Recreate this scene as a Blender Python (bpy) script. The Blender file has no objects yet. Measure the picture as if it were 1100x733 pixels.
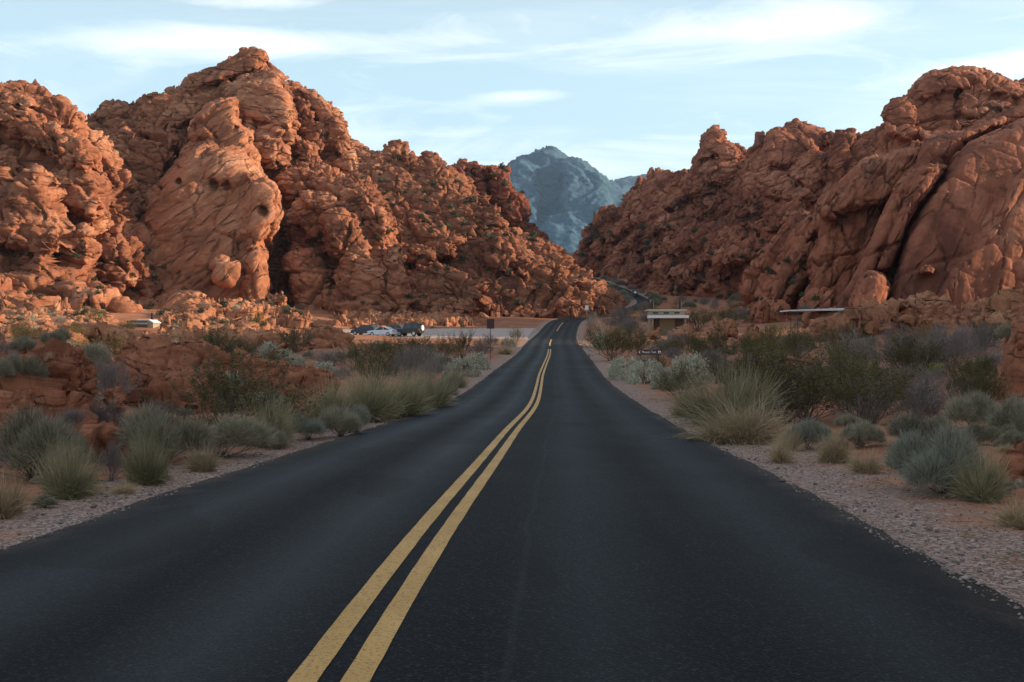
import bpy, math, random
import numpy as np
from mathutils import Vector
from mathutils.bvhtree import BVHTree
R_ = math.radians
sc = bpy.context.scene
COL = sc.collection
rng = np.random.default_rng(7)
random.seed(7)

# ---------------------------------------------------------------- camera numbers (photo 1100 x 733)
F, CU, CV, EYE = 1069.0, 550.0, 366.5, 1.55

def at(u, v, Y):
    return ((u - CU) / F * Y, Y, EYE + (CV - v) / F * Y)

# ---------------------------------------------------------------- tagging / linking helpers
def tag(o, label=None, cat=None, group=None, kind=None):
    if label: o["label"] = label
    if cat: o["category"] = cat
    if group: o["group"] = group
    if kind: o["kind"] = kind
    return o

def link(name, me, mat=None, parent=None, loc=(0, 0, 0)):
    o = bpy.data.objects.new(name, me)
    COL.objects.link(o)
    o.location = loc
    if mat is not None and me is not None and not me.materials:
        for m in (mat if isinstance(mat, (list, tuple)) else [mat]):
            me.materials.append(m)
    if parent is not None: o.parent = parent
    return o

def empty(name, loc, rz=0.0):
    o = bpy.data.objects.new(name, None)
    COL.objects.link(o)
    o.location = loc; o.rotation_euler = (0, 0, rz); o.empty_display_size = 0.3
    return o

def mesh_np(name, verts, faces, smooth=False, attrs=None):
    """verts Nx3; faces = list of int arrays (Mx3 / Mx4)"""
    me = bpy.data.meshes.new(name)
    verts = np.ascontiguousarray(verts, np.float32)
    fl = [np.asarray(f, np.int32) for f in (faces if isinstance(faces, list) else [faces]) if len(f)]
    me.vertices.add(len(verts)); me.vertices.foreach_set("co", verts.ravel())
    loops = np.concatenate([f.ravel() for f in fl])
    tot = np.concatenate([np.full(len(f), f.shape[1], np.int32) for f in fl])
    start = np.concatenate([[0], np.cumsum(tot)[:-1]]).astype(np.int32)
    me.loops.add(len(loops)); me.loops.foreach_set("vertex_index", loops)
    me.polygons.add(len(tot)); me.polygons.foreach_set("loop_start", start)
    try: me.polygons.foreach_set("loop_total", tot)
    except Exception: pass
    me.update(calc_edges=True)
    if smooth: me.polygons.foreach_set("use_smooth", np.ones(len(tot), bool))
    for k, a in (attrs or {}).items():
        at_ = me.attributes.new(k, 'FLOAT', 'POINT')
        at_.data.foreach_set("value", np.ascontiguousarray(a, np.float32))
    me.validate(); me.update()
    return me

# ---------------------------------------------------------------- numpy noise
def _hash(ix, iy, iz, seed):
    h = (ix.astype(np.int64) * 374761393 + iy.astype(np.int64) * 668265263 + iz.astype(np.int64) * 2147483647 + seed * 974634777) & 0xFFFFFFFF
    h = ((h ^ (h >> 13)) * 1274126177) & 0xFFFFFFFF
    h = ((h ^ (h >> 16)) * 2246822519) & 0xFFFFFFFF
    h = h ^ (h >> 15)
    return (h & 0xFFFFFF).astype(np.float32) / np.float32(0xFFFFFF)

def vnoise(p, seed=0):
    i = np.floor(p).astype(np.int64); f = (p - i).astype(np.float32)
    f = f * f * f * (f * (f * 6 - 15) + 10)
    x0, y0, z0 = i[:, 0], i[:, 1], i[:, 2]
    r = 0
    for dx in (0, 1):
        wx = f[:, 0] if dx else 1 - f[:, 0]
        for dy in (0, 1):
            wy = f[:, 1] if dy else 1 - f[:, 1]
            for dz in (0, 1):
                wz = f[:, 2] if dz else 1 - f[:, 2]
                r = r + wx * wy * wz * _hash(x0 + dx, y0 + dy, z0 + dz, seed)
    return r * 2 - 1

def fbm(p, octv=4, seed=0, gain=0.5, ridge=False):
    a, s, r = 1.0, 0.0, 0
    q = p
    for k in range(octv):
        n = vnoise(q, seed + k * 17)
        if ridge: n = 1 - 2 * np.abs(n)
        r = r + a * n; s += a; a *= gain
        q = q * 2.03 + 11.7
    return r / s

def worley(p, seed=0):
    i = np.floor(p).astype(np.int64)
    f1 = np.full(len(p), 9.0, np.float32); f2 = f1.copy(); cid = np.zeros(len(p), np.float32)
    for dx in (-1, 0, 1):
        for dy in (-1, 0, 1):
            for dz in (-1, 0, 1):
                cx, cy, cz = i[:, 0] + dx, i[:, 1] + dy, i[:, 2] + dz
                h1 = _hash(cx, cy, cz, seed); h2 = _hash(cx, cy, cz, seed + 1); h3 = _hash(cx, cy, cz, seed + 2)
                d = np.sqrt((cx + h1 - p[:, 0]) ** 2 + (cy + h2 - p[:, 1]) ** 2 + (cz + h3 - p[:, 2]) ** 2).astype(np.float32)
                m = d < f1
                f2 = np.where(m, f1, np.minimum(f2, d)); cid = np.where(m, (h1 * 7.13 + h2 * 3.7 + h3) % 1.0, cid); f1 = np.where(m, d, f1)
    return f1, f2, cid

def smooth01(x):
    x = np.clip(x, 0, 1); return x * x * (3 - 2 * x)

# ---------------------------------------------------------------- road line (plan) and height
RK = np.array([  # y, x, z
    (-60, -2.6, 0.35), (-20, -1.35, 0.12), (0, -.72, 0.0), (4.5, -.55, 0.0), (8, -.40, -.03), (15, -.02, -.20), (21, .24, -.37), (28, .66, -.55), (36, 1.08, -.68),
    (49, 1.58, -.70), (61, 2.05, -.52), (80, 3.0, -.14), (95, 3.75, .15), (112, 4.5, .62), (130, 5.2, 1.1), (150, 6.2, 1.75), (168, 7.3, 2.4),
    (187, 8.7, 3.4), (205, 10.3, 4.8), (222, 12.4, 6.1), (240, 16.0, 7.2), (258, 22, 8.3), (274, 30, 9.8), (288, 36, 11.4), (303, 40.0, 13.2),
    (322, 41.5, 15.4), (345, 40, 18.6), (372, 37, 22.4), (400, 34, 26.0), (430, 31.5, 29.2), (460, 27, 31.0), (495, 20, 31.5)], float)
def _catmull(P, n):
    out = []
    for k in range(len(P) - 1):
        p0 = P[max(k - 1, 0)]; p1 = P[k]; p2 = P[k + 1]; p3 = P[min(k + 2, len(P) - 1)]
        for t in np.linspace(0, 1, n, endpoint=False):
            m1 = (p2 - p0) / 2; m2 = (p3 - p1) / 2
            t2, t3 = t * t, t ** 3
            out.append((2 * t3 - 3 * t2 + 1) * p1 + (t3 - 2 * t2 + t) * m1 + (-2 * t3 + 3 * t2) * p2 + (t3 - t2) * m2)
    out.append(P[-1]); return np.array(out)
_yz = np.linspace(0, 1, len(RK))
ROAD = _catmull(RK[:, [1, 0, 2]], 12)          # x, y, z samples
_tan = np.gradient(ROAD[:, :2], axis=0); _tan /= np.linalg.norm(_tan, axis=1)[:, None]
RNORM = np.stack([_tan[:, 1], -_tan[:, 0]], 1)   # points to the right of travel
HALF = 3.5

def road_near(x, y):
    """signed lateral offset (right +), road z at the nearest point"""
    off = np.empty(len(x)); z = np.empty(len(x))
    for a in range(0, len(x), 20000):
        xx, yy = x[a:a + 20000], y[a:a + 20000]
        best = np.full(len(xx), 1e18); bo = np.zeros(len(xx)); bz = np.zeros(len(xx))
        A = ROAD[:-1]; B = ROAD[1:]
        d2 = (xx[:, None] - (A[:, 0] + B[:, 0])[None] / 2) ** 2 + (yy[:, None] - (A[:, 1] + B[:, 1])[None] / 2) ** 2
        k0 = d2.argmin(1)
        for dk in (-1, 0, 1):
            k = np.clip(k0 + dk, 0, len(A) - 1)
            ax, ay, az = A[k].T; bx, by, bz_ = B[k].T
            L2 = (bx - ax) ** 2 + (by - ay) ** 2
            t = np.clip(((xx - ax) * (bx - ax) + (yy - ay) * (by - ay)) / L2, 0, 1)
            px, py = ax + t * (bx - ax), ay + t * (by - ay)
            dd = (xx - px) ** 2 + (yy - py) ** 2
            m = dd < best
            s = np.sign((xx - px) * (by - ay) - (yy - py) * (bx - ax)); s[s == 0] = 1
            bo = np.where(m, np.sqrt(dd) * s, bo); bz = np.where(m, az + t * (bz_ - az), bz); best = np.where(m, dd, best)
        off[a:a + 20000] = bo; z[a:a + 20000] = bz
    return off, z

def lot_mask(x, y):
    """gravel car park to the left of the road"""
    e = np.maximum(np.abs((x + 13.5) / 19.0), np.abs((y - 170 - 0.25 * x) / 15.0))
    return smooth01((1.12 - e) / .16)

def ground_z(x, y, detail=True):
    x = np.asarray(x, float).ravel(); y = np.asarray(y, float).ravel()
    off, zr = road_near(x, y)
    d = np.abs(off); dd = np.clip(d - HALF - 2.2, 0, None)
    left = .032 * np.minimum(dd, 30) + .10 * np.clip(dd - 30, 0, 32)
    right = .055 * np.minimum(dd, 25) + .09 * np.clip(dd - 25, 0, 45)
    rise = np.where(off < 0, left, right)
    far = smooth01((y - 430) / 150)
    h = zr - .035 + rise
    h = h * (1 - far) + 22 * far
    lm = lot_mask(x, y)
    lotz = 2.25 + (y - 155 - .12 * (x + 20)) * .062
    h = h * (1 - lm) + lotz * lm * (d > HALF + .5) + h * lm * (d <= HALF + .5)
    if detail:
        P = np.stack([x, y, np.zeros_like(x)], 1)
        amp = smooth01((d - HALF - .8) / 5) * (1 - .9 * lm)
        h = h + amp * (.42 * fbm(P / 9.0, 3, 3) + .13 * fbm(P / 1.7, 3, 9) + .9 * np.clip(dd / 40, 0, 1) * fbm(P / 31.0, 2, 5))
        h = h + smooth01((d - HALF - .2) / 1.0) * .018 * fbm(P / .35, 2, 21)
        h = h - .05 * smooth01((d - HALF + .05) / .25) * (1 - lm)
    return h

def ground_hit(u, v, ymin=4.0, ymax=320.0):
    """where the viewing ray of pixel (u, v) meets the ground"""
    Y = np.exp(np.linspace(math.log(ymin), math.log(ymax), 900))
    X = (u - CU) / F * Y; Z = EYE + (CV - v) / F * Y
    g = ground_z(X, Y, True)
    k = np.nonzero(Z <= g)[0]
    k = k[0] if len(k) else int(np.argmin(Z - g))
    return float(X[k]), float(Y[k]), float(g[k])
# ---------------------------------------------------------------- materials
def nodes(name):
    m = bpy.data.materials.new(name); m.use_nodes = True
    nt = m.node_tree; nt.nodes.clear()
    out = nt.nodes.new('ShaderNodeOutputMaterial'); b = nt.nodes.new('ShaderNodeBsdfPrincipled')
    nt.links.new(b.outputs[0], out.inputs[0])
    return m, nt, b
def N(nt, t, **kw):
    n = nt.nodes.new(t)
    for k, v in kw.items():
        if k.startswith('i_'):
            key = k[2:]
            n.inputs[int(key) if key.isdigit() else key.replace('_', ' ')].default_value = v
        else: setattr(n, k, v)
    return n
def L(nt, a, b): nt.links.new(a, b)
def noise(nt, vec, scale, detail=4, rough=.55, dist=0.0):
    n = N(nt, 'ShaderNodeTexNoise'); n.inputs['Scale'].default_value = scale; n.inputs['Detail'].default_value = detail
    n.inputs['Roughness'].default_value = rough; n.inputs['Distortion'].default_value = dist
    if vec is not None: L(nt, vec, n.inputs['Vector'])
    return n.outputs['Fac']
def ramp(nt, fac, stops):
    r = N(nt, 'ShaderNodeValToRGB'); e = r.color_ramp.elements
    while len(e) < len(stops): e.new(.5)
    for k, (p, c) in enumerate(stops):
        e[k].position = p; e[k].color = (*c, 1) if len(c) == 3 else c
    L(nt, fac, r.inputs[0]); return r.outputs[0]
def mapr(nt, fac, a, b, c=0, d=1):
    n = N(nt, 'ShaderNodeMapRange', clamp=True)
    for k, v in zip((1, 2, 3, 4), (a, b, c, d)): n.inputs[k].default_value = v
    L(nt, fac, n.inputs[0]); return n.outputs[0]
def math_(nt, op, a, b=None, c=None):
    n = N(nt, 'ShaderNodeMath', operation=op)
    for k, x in enumerate((a, b, c)):
        if x is None: continue
        if isinstance(x, (int, float)): n.inputs[k].default_value = x
        else: L(nt, x, n.inputs[k])
    return n.outputs[0]
def mix(nt, fac, a, b, mode='MIX'):
    n = N(nt, 'ShaderNodeMix', data_type='RGBA', blend_type=mode)
    for sock, x in ((n.inputs[0], fac), (n.inputs[6], a), (n.inputs[7], b)):
        if isinstance(x, (int, float)): sock.default_value = x
        elif isinstance(x, (tuple, list)): sock.default_value = (*x, 1)
        else: L(nt, x, sock)
    return n.outputs[2]
def vscale(nt, vec, s, rot=(0, 0, 0)):
    n = N(nt, 'ShaderNodeMapping'); n.inputs['Scale'].default_value = s; n.inputs['Rotation'].default_value = rot
    L(nt, vec, n.inputs['Vector']); return n.outputs[0]
def bump(nt, h, strength, dist, normal=None):
    n = N(nt, 'ShaderNodeBump'); n.inputs['Strength'].default_value = strength; n.inputs['Distance'].default_value = dist
    L(nt, h, n.inputs['Height'])
    if normal is not None: L(nt, normal, n.inputs['Normal'])
    return n.outputs[0]

def rock_mat(name, c_dark, c_mid, c_pale, unit=1.0, varnish=0.0, varnish_col=(.062, .032, .028), bed=(.1, -.1, 1), bedk=1.0, bumpk=1.0):
    """weathered sandstone; unit = metres that one texture unit spans, bed = the way its layers face"""
    m, nt, b = nodes(name)
    pos = N(nt, 'ShaderNodeNewGeometry').outputs['Position']
    p = vscale(nt, pos, (1 / unit,) * 3)
    wn = N(nt, 'ShaderNodeTexNoise'); wn.inputs['Scale'].default_value = .09; wn.inputs['Detail'].default_value = 3; L(nt, p, wn.inputs['Vector'])
    wv = N(nt, 'ShaderNodeVectorMath', operation='MULTIPLY_ADD'); L(nt, wn.outputs['Color'], wv.inputs[0]); wv.inputs[1].default_value = (3, 3, 3); L(nt, p, wv.inputs[2])
    q = wv.outputs[0]
    dt = N(nt, 'ShaderNodeVectorMath', operation='DOT_PRODUCT'); L(nt, q, dt.inputs[0])
    bl = math.sqrt(sum(x * x for x in bed)); dt.inputs[1].default_value = tuple(x / bl for x in bed)
    sx = N(nt, 'ShaderNodeSeparateXYZ'); L(nt, q, sx.inputs[0])
    def layered(kx, kh, detail, rough=.6):
        cb = N(nt, 'ShaderNodeCombineXYZ')
        L(nt, math_(nt, 'MULTIPLY', sx.outputs[0], kx), cb.inputs[0]); L(nt, math_(nt, 'MULTIPLY', sx.outputs[1], kx), cb.inputs[1])
        L(nt, math_(nt, 'MULTIPLY', dt.outputs['Value'], kh), cb.inputs[2])
        return noise(nt, cb.outputs[0], 1.0, detail, rough), cb.outputs[0]
    big = noise(nt, p, .055, 3, .5, .6)
    med = noise(nt, p, .35, 6, .60, .3)
    fine = noise(nt, p, 2.2, 5, .6)
    beds, _ = layered(.07, .55, 5)
    lines, _ = layered(.16, 2.1, 3, .5)
    _, cv = layered(.085, .24, 1)
    vo = N(nt, 'ShaderNodeTexVoronoi', feature='DISTANCE_TO_EDGE'); vo.inputs['Scale'].default_value = 1.0; L(nt, cv, vo.inputs['Vector'])
    cm = mapr(nt, med, .44, .56)
    crack = math_(nt, 'MULTIPLY', mapr(nt, vo.outputs['Distance'], .006, .045, 1, 0), cm)
    ln = math_(nt, 'MULTIPLY', mapr(nt, lines, .36, .46, 1, 0), mapr(nt, big, .42, .6))
    f = math_(nt, 'ADD', math_(nt, 'MULTIPLY', big, .55), math_(nt, 'MULTIPLY', med, .25))
    f = math_(nt, 'ADD', f, math_(nt, 'MULTIPLY', beds, .30 * bedk))
    col = ramp(nt, f, [(.40, c_dark), (.545, c_mid), (.68, c_pale)])
    col = mix(nt, mapr(nt, fine, .38, .7, 0, .30), col, c_dark)
    dk = tuple(x * .35 for x in c_dark)
    col = mix(nt, math_(nt, 'MULTIPLY', ln, .40), col, dk)
    col = mix(nt, math_(nt, 'MULTIPLY', crack, .70), col, dk)
    if varnish:
        st = noise(nt, vscale(nt, pos, (.22 / unit, .22 / unit, .035 / unit)), 1.0, 5, .6, .8)
        pt = noise(nt, p, .045, 2, .5)
        vm = math_(nt, 'MULTIPLY', mapr(nt, st, .50, .62), mapr(nt, pt, .52, .62))
        col = mix(nt, math_(nt, 'MULTIPLY', vm, varnish), col, varnish_col)
    L(nt, col, b.inputs['Base Color'])
    b.inputs['Roughness'].default_value = .93
    b.inputs['Specular IOR Level'].default_value = .18
    h = math_(nt, 'ADD', math_(nt, 'MULTIPLY', med, .8), math_(nt, 'MULTIPLY', beds, 1.3 * bedk))
    h = math_(nt, 'ADD', h, math_(nt, 'MULTIPLY', fine, .16))
    h = math_(nt, 'SUBTRACT', h, math_(nt, 'MULTIPLY', crack, .8))
    h = math_(nt, 'SUBTRACT', h, math_(nt, 'MULTIPLY', ln, .28 * bedk))
    L(nt, bump(nt, h, .75 * bumpk, .6 * unit), b.inputs['Normal'])
    return m

M = {}
RED_D, RED_M, RED_P = (.20, .070, .036), (.36, .128, .058), (.50, .215, .108)
M['rock_l'] = rock_mat('sandstone_orange', (0.137, 0.049, 0.028), (0.362, 0.140, 0.074), (0.575, 0.278, 0.161), 1.0, .55, bed=(.12, -.1, 1))
M['rock_mid'] = rock_mat('sandstone_hill', (0.121, 0.046, 0.028), (0.308, 0.118, 0.063), (0.504, 0.237, 0.139), 1.0, .5, bed=(.2, -.1, 1))
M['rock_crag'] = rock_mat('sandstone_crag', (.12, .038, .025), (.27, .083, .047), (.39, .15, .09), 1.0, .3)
M['rock_r'] = rock_mat('sandstone_red', (0.131, 0.044, 0.028), (0.348, 0.121, 0.066), (0.524, 0.226, 0.135), 1.0, .65, bed=(-.5, 0, 1))
M['rock_slab'] = rock_mat('sandstone_pitted_slab', (0.147, 0.053, 0.029), (0.402, 0.159, 0.083), (0.598, 0.293, 0.170), 1.0, .25, bed=(-.62, -.1, .75))
M['rock_cliff'] = rock_mat('sandstone_cliff', (0.142, 0.048, 0.029), (0.365, 0.128, 0.070), (0.513, 0.228, 0.137), 1.0, .5, bed=(.8, .1, -.55), bedk=.8)
M['rock_varnish'] = rock_mat('sandstone_varnished', (0.137, 0.049, 0.030), (0.347, 0.123, 0.067), (0.493, 0.213, 0.128), 1.0, .92, bed=(.7, 0, -.5))
M['rock_near'] = rock_mat('sandstone_near', (0.168, 0.060, 0.035), (0.331, 0.121, 0.063), (0.441, 0.184, 0.100), .16, .25)
M['rock_ledge'] = rock_mat('sandstone_ledge', (.22, .088, .050), (.41, .175, .092), (.52, .26, .15), .5, .15)
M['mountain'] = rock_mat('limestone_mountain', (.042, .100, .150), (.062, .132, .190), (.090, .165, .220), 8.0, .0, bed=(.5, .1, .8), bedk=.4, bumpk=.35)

# ground
def ground_material():
    m, nt, b = nodes('desert_ground')
    pos = N(nt, 'ShaderNodeNewGeometry').outputs['Position']
    rd = N(nt, 'ShaderNodeAttribute', attribute_name='road_dist').outputs['Fac']
    lot = N(nt, 'ShaderNodeAttribute', attribute_name='lot').outputs['Fac']
    n1 = noise(nt, pos, .25, 5, .6); n2 = noise(nt, pos, 2.2, 6, .65); n3 = noise(nt, pos, 22, 4, .7); n4 = noise(nt, pos, 1.0, 4, .6)
    red = ramp(nt, math_(nt, 'ADD', math_(nt, 'MULTIPLY', n1, .6), math_(nt, 'MULTIPLY', n2, .4)), [(.36, (.22, .085, .045)), (.52, (.36, .150, .080)), (.68, (.47, .235, .145))])
    red = mix(nt, mapr(nt, n3, .45, .75, 0, .5), red, (.24, .12, .08))
    vo = N(nt, 'ShaderNodeTexVoronoi'); vo.inputs['Scale'].default_value = 38; L(nt, pos, vo.inputs['Vector'])
    sep = N(nt, 'ShaderNodeSeparateColor'); L(nt, vo.outputs['Color'], sep.inputs[0])
    gr = ramp(nt, sep.outputs[0], [(.1, (.14, .088, .068)), (.45, (.29, .20, .160)), (.75, (.39, .285, .235)), (.95, (.52, .42, .365))])
    gr = mix(nt, mapr(nt, n2, .35, .75, 0, .55), gr, (.36, .20, .14))
    # gravel only beside the road, its edge broken up by noise
    e = math_(nt, 'ADD', rd, math_(nt, 'MULTIPLY', math_(nt, 'SUBTRACT', n4, .5), 4.6))
    gm = mapr(nt, e, .8, 1.9, 1, 0)
    col = mix(nt, gm, red, gr)
    lc = ramp(nt, n2, [(.3, (.34, .27, .24)), (.7, (.50, .41, .37))])
    col = mix(nt, lot, col, lc)
    L(nt, col, b.inputs['Base Color']); b.inputs['Roughness'].default_value = .95; b.inputs['Specular IOR Level'].default_value = .15
    hv = mapr(nt, vo.outputs['Distance'], 0, .6, 1, 0)
    h = math_(nt, 'ADD', math_(nt, 'MULTIPLY', math_(nt, 'MULTIPLY', hv, mapr(nt, gm, 0, 1, .3, 1)), .5), math_(nt, 'MULTIPLY', n3, .8))
    h = math_(nt, 'ADD', h, math_(nt, 'MULTIPLY', n2, 1.6))
    L(nt, bump(nt, h, .8, .03), b.inputs['Normal'])
    return m
M['ground'] = ground_material()

def asphalt_material():
    m, nt, b = nodes('asphalt')
    pos = N(nt, 'ShaderNodeNewGeometry').outputs['Position']
    lat = N(nt, 'ShaderNodeAttribute', attribute_name='lat').outputs['Fac']      # metres right of the road's middle
    stretch = vscale(nt, pos, (1, .09, 1))
    tone = noise(nt, stretch, .9, 4, .55); grain = noise(nt, pos, 60, 3, .7); patch = noise(nt, pos, .35, 4, .6)
    agg = N(nt, 'ShaderNodeTexVoronoi'); agg.inputs['Scale'].default_value = 75; L(nt, pos, agg.inputs['Vector'])
    sp = N(nt, 'ShaderNodeSeparateColor'); L(nt, agg.outputs['Color'], sp.inputs[0])
    def band(c, w):
        return mapr(nt, math_(nt, 'ABSOLUTE', math_(nt, 'SUBTRACT', lat, c)), 0, w, 1, 0)
    track_sheen = math_(nt, 'MAXIMUM', math_(nt, 'MAXIMUM', band(-2.55, .75), band(-1.0, .6)), math_(nt, 'MULTIPLY', math_(nt, 'MAXIMUM', band(.95, .6), band(2.5, .65)), .45))
    v = math_(nt, 'ADD', math_(nt, 'MULTIPLY', tone, .5), math_(nt, 'MULTIPLY', patch, .5))
    col = ramp(nt, v, [(.35, (.0050, .0060, .0075)), (.65, (.011, .0128, .0150))])
    col = mix(nt, math_(nt, 'MULTIPLY', track_sheen, .8), col, (.031, .038, .043))  # worn wheel paths, with the left lane's sheen painted into their colour
    col = mix(nt, mapr(nt, sp.outputs[0], .74, 1, 0, .55), col, (.060, .065, .070))
    col = mix(nt, mapr(nt, sp.outputs[1], .7, 1, 0, .7), col, (.010, .011, .013))
    # sand blown on to the edges, old oil down the lane middles, tar patches
    ed = mapr(nt, math_(nt, 'ADD', math_(nt, 'ABSOLUTE', lat), math_(nt, 'MULTIPLY', noise(nt, pos, 1.6, 5, .65), .9)), 3.55, 4.15)
    col = mix(nt, math_(nt, 'MULTIPLY', ed, .55), col, (.13, .085, .062))
    oil = math_(nt, 'MULTIPLY', math_(nt, 'MAXIMUM', band(-1.75, .45), band(1.75, .5)), mapr(nt, noise(nt, stretch, 2.0, 5, .6), .42, .65))
    col = mix(nt, math_(nt, 'MULTIPLY', oil, .55), col, (.004, .0042, .005))
    tar = mapr(nt, noise(nt, vscale(nt, pos, (.8, .22, 1)), 1.0, 2, .4), .60, .615)
    col = mix(nt, math_(nt, 'MULTIPLY', tar, .40), col, (.006, .0065, .0075))
    # a seam along the right lane, wandering a little
    wob = math_(nt, 'MULTIPLY', math_(nt, 'SUBTRACT', noise(nt, vscale(nt, pos, (0, .25, 0)), 1.0, 3, .6), .5), .30)
    seam = mapr(nt, math_(nt, 'ABSOLUTE', math_(nt, 'SUBTRACT', math_(nt, 'SUBTRACT', lat, .52), wob)), .010, .035, 1, 0)
    col = mix(nt, math_(nt, 'MULTIPLY', seam, .3), col, (.034, .038, .042))
    L(nt, col, b.inputs['Base Color'])
    rr = math_(nt, 'ADD', .60, math_(nt, 'MULTIPLY', patch, .18))
    rr = math_(nt, 'SUBTRACT', rr, math_(nt, 'MULTIPLY', track_sheen, .10))
    L(nt, rr, b.inputs['Roughness']); b.inputs['Specular IOR Level'].default_value = .07
    h = math_(nt, 'ADD', math_(nt, 'MULTIPLY', agg.outputs['Distance'], 1.0), math_(nt, 'MULTIPLY', grain, .6))
    h = math_(nt, 'SUBTRACT', h, math_(nt, 'MULTIPLY', seam, .8))
    L(nt, bump(nt, h, .55, .008), b.inputs['Normal'])
    return m
M['asphalt'] = asphalt_material()

def paint_material():
    m, nt, b = nodes('yellow_road_paint')
    pos = N(nt, 'ShaderNodeNewGeometry').outputs['Position']
    n = noise(nt, pos, 45, 4, .7); n2 = noise(nt, pos, 1.3, 4, .6)
    col = ramp(nt, n2, [(.3, (.50, .275, .080)), (.7, (.66, .385, .13))])
    col = mix(nt, mapr(nt, n, .52, .66, 0, .8), col, (.09, .065, .035))
    L(nt, col, b.inputs['Base Color']); b.inputs['Roughness'].default_value = .7; b.inputs['Specular IOR Level'].default_value = .3
    L(nt, bump(nt, n, .4, .006), b.inputs['Normal'])
    return m
M['paint'] = paint_material()

def leaf_mat(name, a, b_, tipc=None, rough=.75, transl=.18):
    m, nt, b = nodes(name)
    tint = N(nt, 'ShaderNodeAttribute', attribute_name='tint').outputs['Fac']
    col = mix(nt, tint, a, b_)
    if tipc is not None:
        tip = N(nt, 'ShaderNodeAttribute', attribute_name='tip').outputs['Fac']
        col = mix(nt, mapr(nt, tip, .25, .85, 0, .95), col, tipc)
    rnd = N(nt, 'ShaderNodeObjectInfo').outputs['Random']
    hsv = N(nt, 'ShaderNodeHueSaturation'); L(nt, col, hsv.inputs['Color'])
    L(nt, mapr(nt, rnd, 0, 1, .78, 1.22), hsv.inputs['Value'])
    L(nt, hsv.outputs[0], b.inputs['Base Color']); b.inputs['Roughness'].default_value = rough; b.inputs['Specular IOR Level'].default_value = .2
    if transl:
        tr = N(nt, 'ShaderNodeBsdfTranslucent'); L(nt, hsv.outputs[0], tr.inputs[0])
        ms = N(nt, 'ShaderNodeMixShader'); ms.inputs[0].default_value = transl
        out = [n for n in nt.nodes if n.type == 'OUTPUT_MATERIAL'][0]
        L(nt, b.outputs[0], ms.inputs[1]); L(nt, tr.outputs[0], ms.inputs[2]); L(nt, ms.outputs[0], out.inputs[0])
    return m
M['sage'] = leaf_mat('sage_leaf', (.165, .148, .098), (.39, .345, .24), (.47, .415, .295))
M['sageblue'] = leaf_mat('sage_blue_leaf', (.175, .17, .125), (.37, .355, .275), (.44, .42, .325))
M['rabbit'] = leaf_mat('rabbitbrush_leaf', (.15, .135, .068), (.31, .27, .15), (.58, .47, .29))
M['grass'] = leaf_mat('blond_grass', (.27, .185, .10), (.50, .365, .21), (.66, .51, .33))
M['creosote'] = leaf_mat('creosote_leaf', (.080, .068, .020), (.175, .145, .040))
M['pale'] = leaf_mat('brittlebush_leaf', (.36, .34, .25), (.60, .56, .43))
M['dry'] = leaf_mat('dry_twig', (.17, .135, .12), (.34, .285, .26), transl=0)
M['yellowgreen'] = leaf_mat('yellow_leaf', (.30, .34, .08), (.50, .50, .16))
M['stem'] = leaf_mat('woody_stem', (.08, .06, .045), (.17, .135, .105), transl=0)
M['stone'] = leaf_mat('loose_stone', (.17, .125, .105), (.45, .36, .33), transl=0, rough=.9)
M['scrub'] = leaf_mat('scrub_leaf', (.045, .050, .030), (.12, .125, .075))

def plain(name, col, rough=.6, metal=0.0, spec=.4, var=.12, scale=6.0):
    m, nt, b = nodes(name)
    oc = N(nt, 'ShaderNodeTexCoord').outputs['Object']
    n = noise(nt, oc, scale, 5, .6)
    c = ramp(nt, n, [(.3, tuple(x * (1 - var) for x in col)), (.7, tuple(min(1, x * (1 + var)) for x in col))])
    L(nt, c, b.inputs['Base Color']); b.inputs['Roughness'].default_value = rough; b.inputs['Metallic'].default_value = metal
    b.inputs['Specular IOR Level'].default_value = spec
    return m
M['tan'] = plain('tan_concrete', (.30, .225, .145), .9)
M['tan_pale'] = plain('pale_tan_concrete', (.36, .285, .20), .9)
M['roof_white'] = plain('pale_roof', (.74, .76, .78), .6)
M['roof_grey'] = plain('grey_roof', (.36, .36, .35), .7)
M['roof_tan'] = plain('tan_roof_edge', (.52, .44, .36), .8)
M['door_brown'] = plain('brown_door', (.16, .10, .075), .6)
M['olive_shade'] = plain('olive_panel_shaded', (.17, .125, .06), .7)  # olive wall colour, darkened to paint in the shade of the recess
M['black'] = plain('black_pipe', (.012, .012, .014), .5)
M['dark_window'] = plain('dark_window', (.02, .022, .026), .15, 0, .5)
M['sign_brown'] = plain('brown_sign', (.070, .024, .022), .45, 0, .4, .08)
M['sign_white'] = plain('white_sign', (.82, .82, .80), .45)
M['letter'] = plain('white_letters', (.85, .85, .84), .5, var=.02)
M['post'] = plain('rusty_post', (.17, .085, .06), .7)
M['grey_metal'] = plain('grey_metal', (.42, .43, .44), .45, .6)
def paint(name, col):
    m, nt, b = nodes(name)
    n = noise(nt, N(nt, 'ShaderNodeTexCoord').outputs['Object'], 3.0, 4, .6)
    c = mix(nt, mapr(nt, n, .4, .7, 0, .25), col, tuple(.6 * x + .4 * y for x, y in zip(col, (.25, .18, .13))))
    L(nt, c, b.inputs['Base Color']); b.inputs['Roughness'].default_value = .28; b.inputs['Coat Weight'].default_value = .4; b.inputs['Coat Roughness'].default_value = .1
    return m
M['car_navy'] = paint('navy_car_paint', (.012, .030, .060)); M['car_silver'] = paint('silver_car_paint', (.62, .66, .72))
M['car_blue'] = paint('grey_blue_car_paint', (.06, .12, .19)); M['car_black'] = paint('black_car_paint', (.010, .014, .020))
M['tyre'] = plain('tyre_rubber', (.02, .02, .02), .85); M['rim'] = plain('wheel_rim', (.45, .46, .48), .35, .7)
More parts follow.
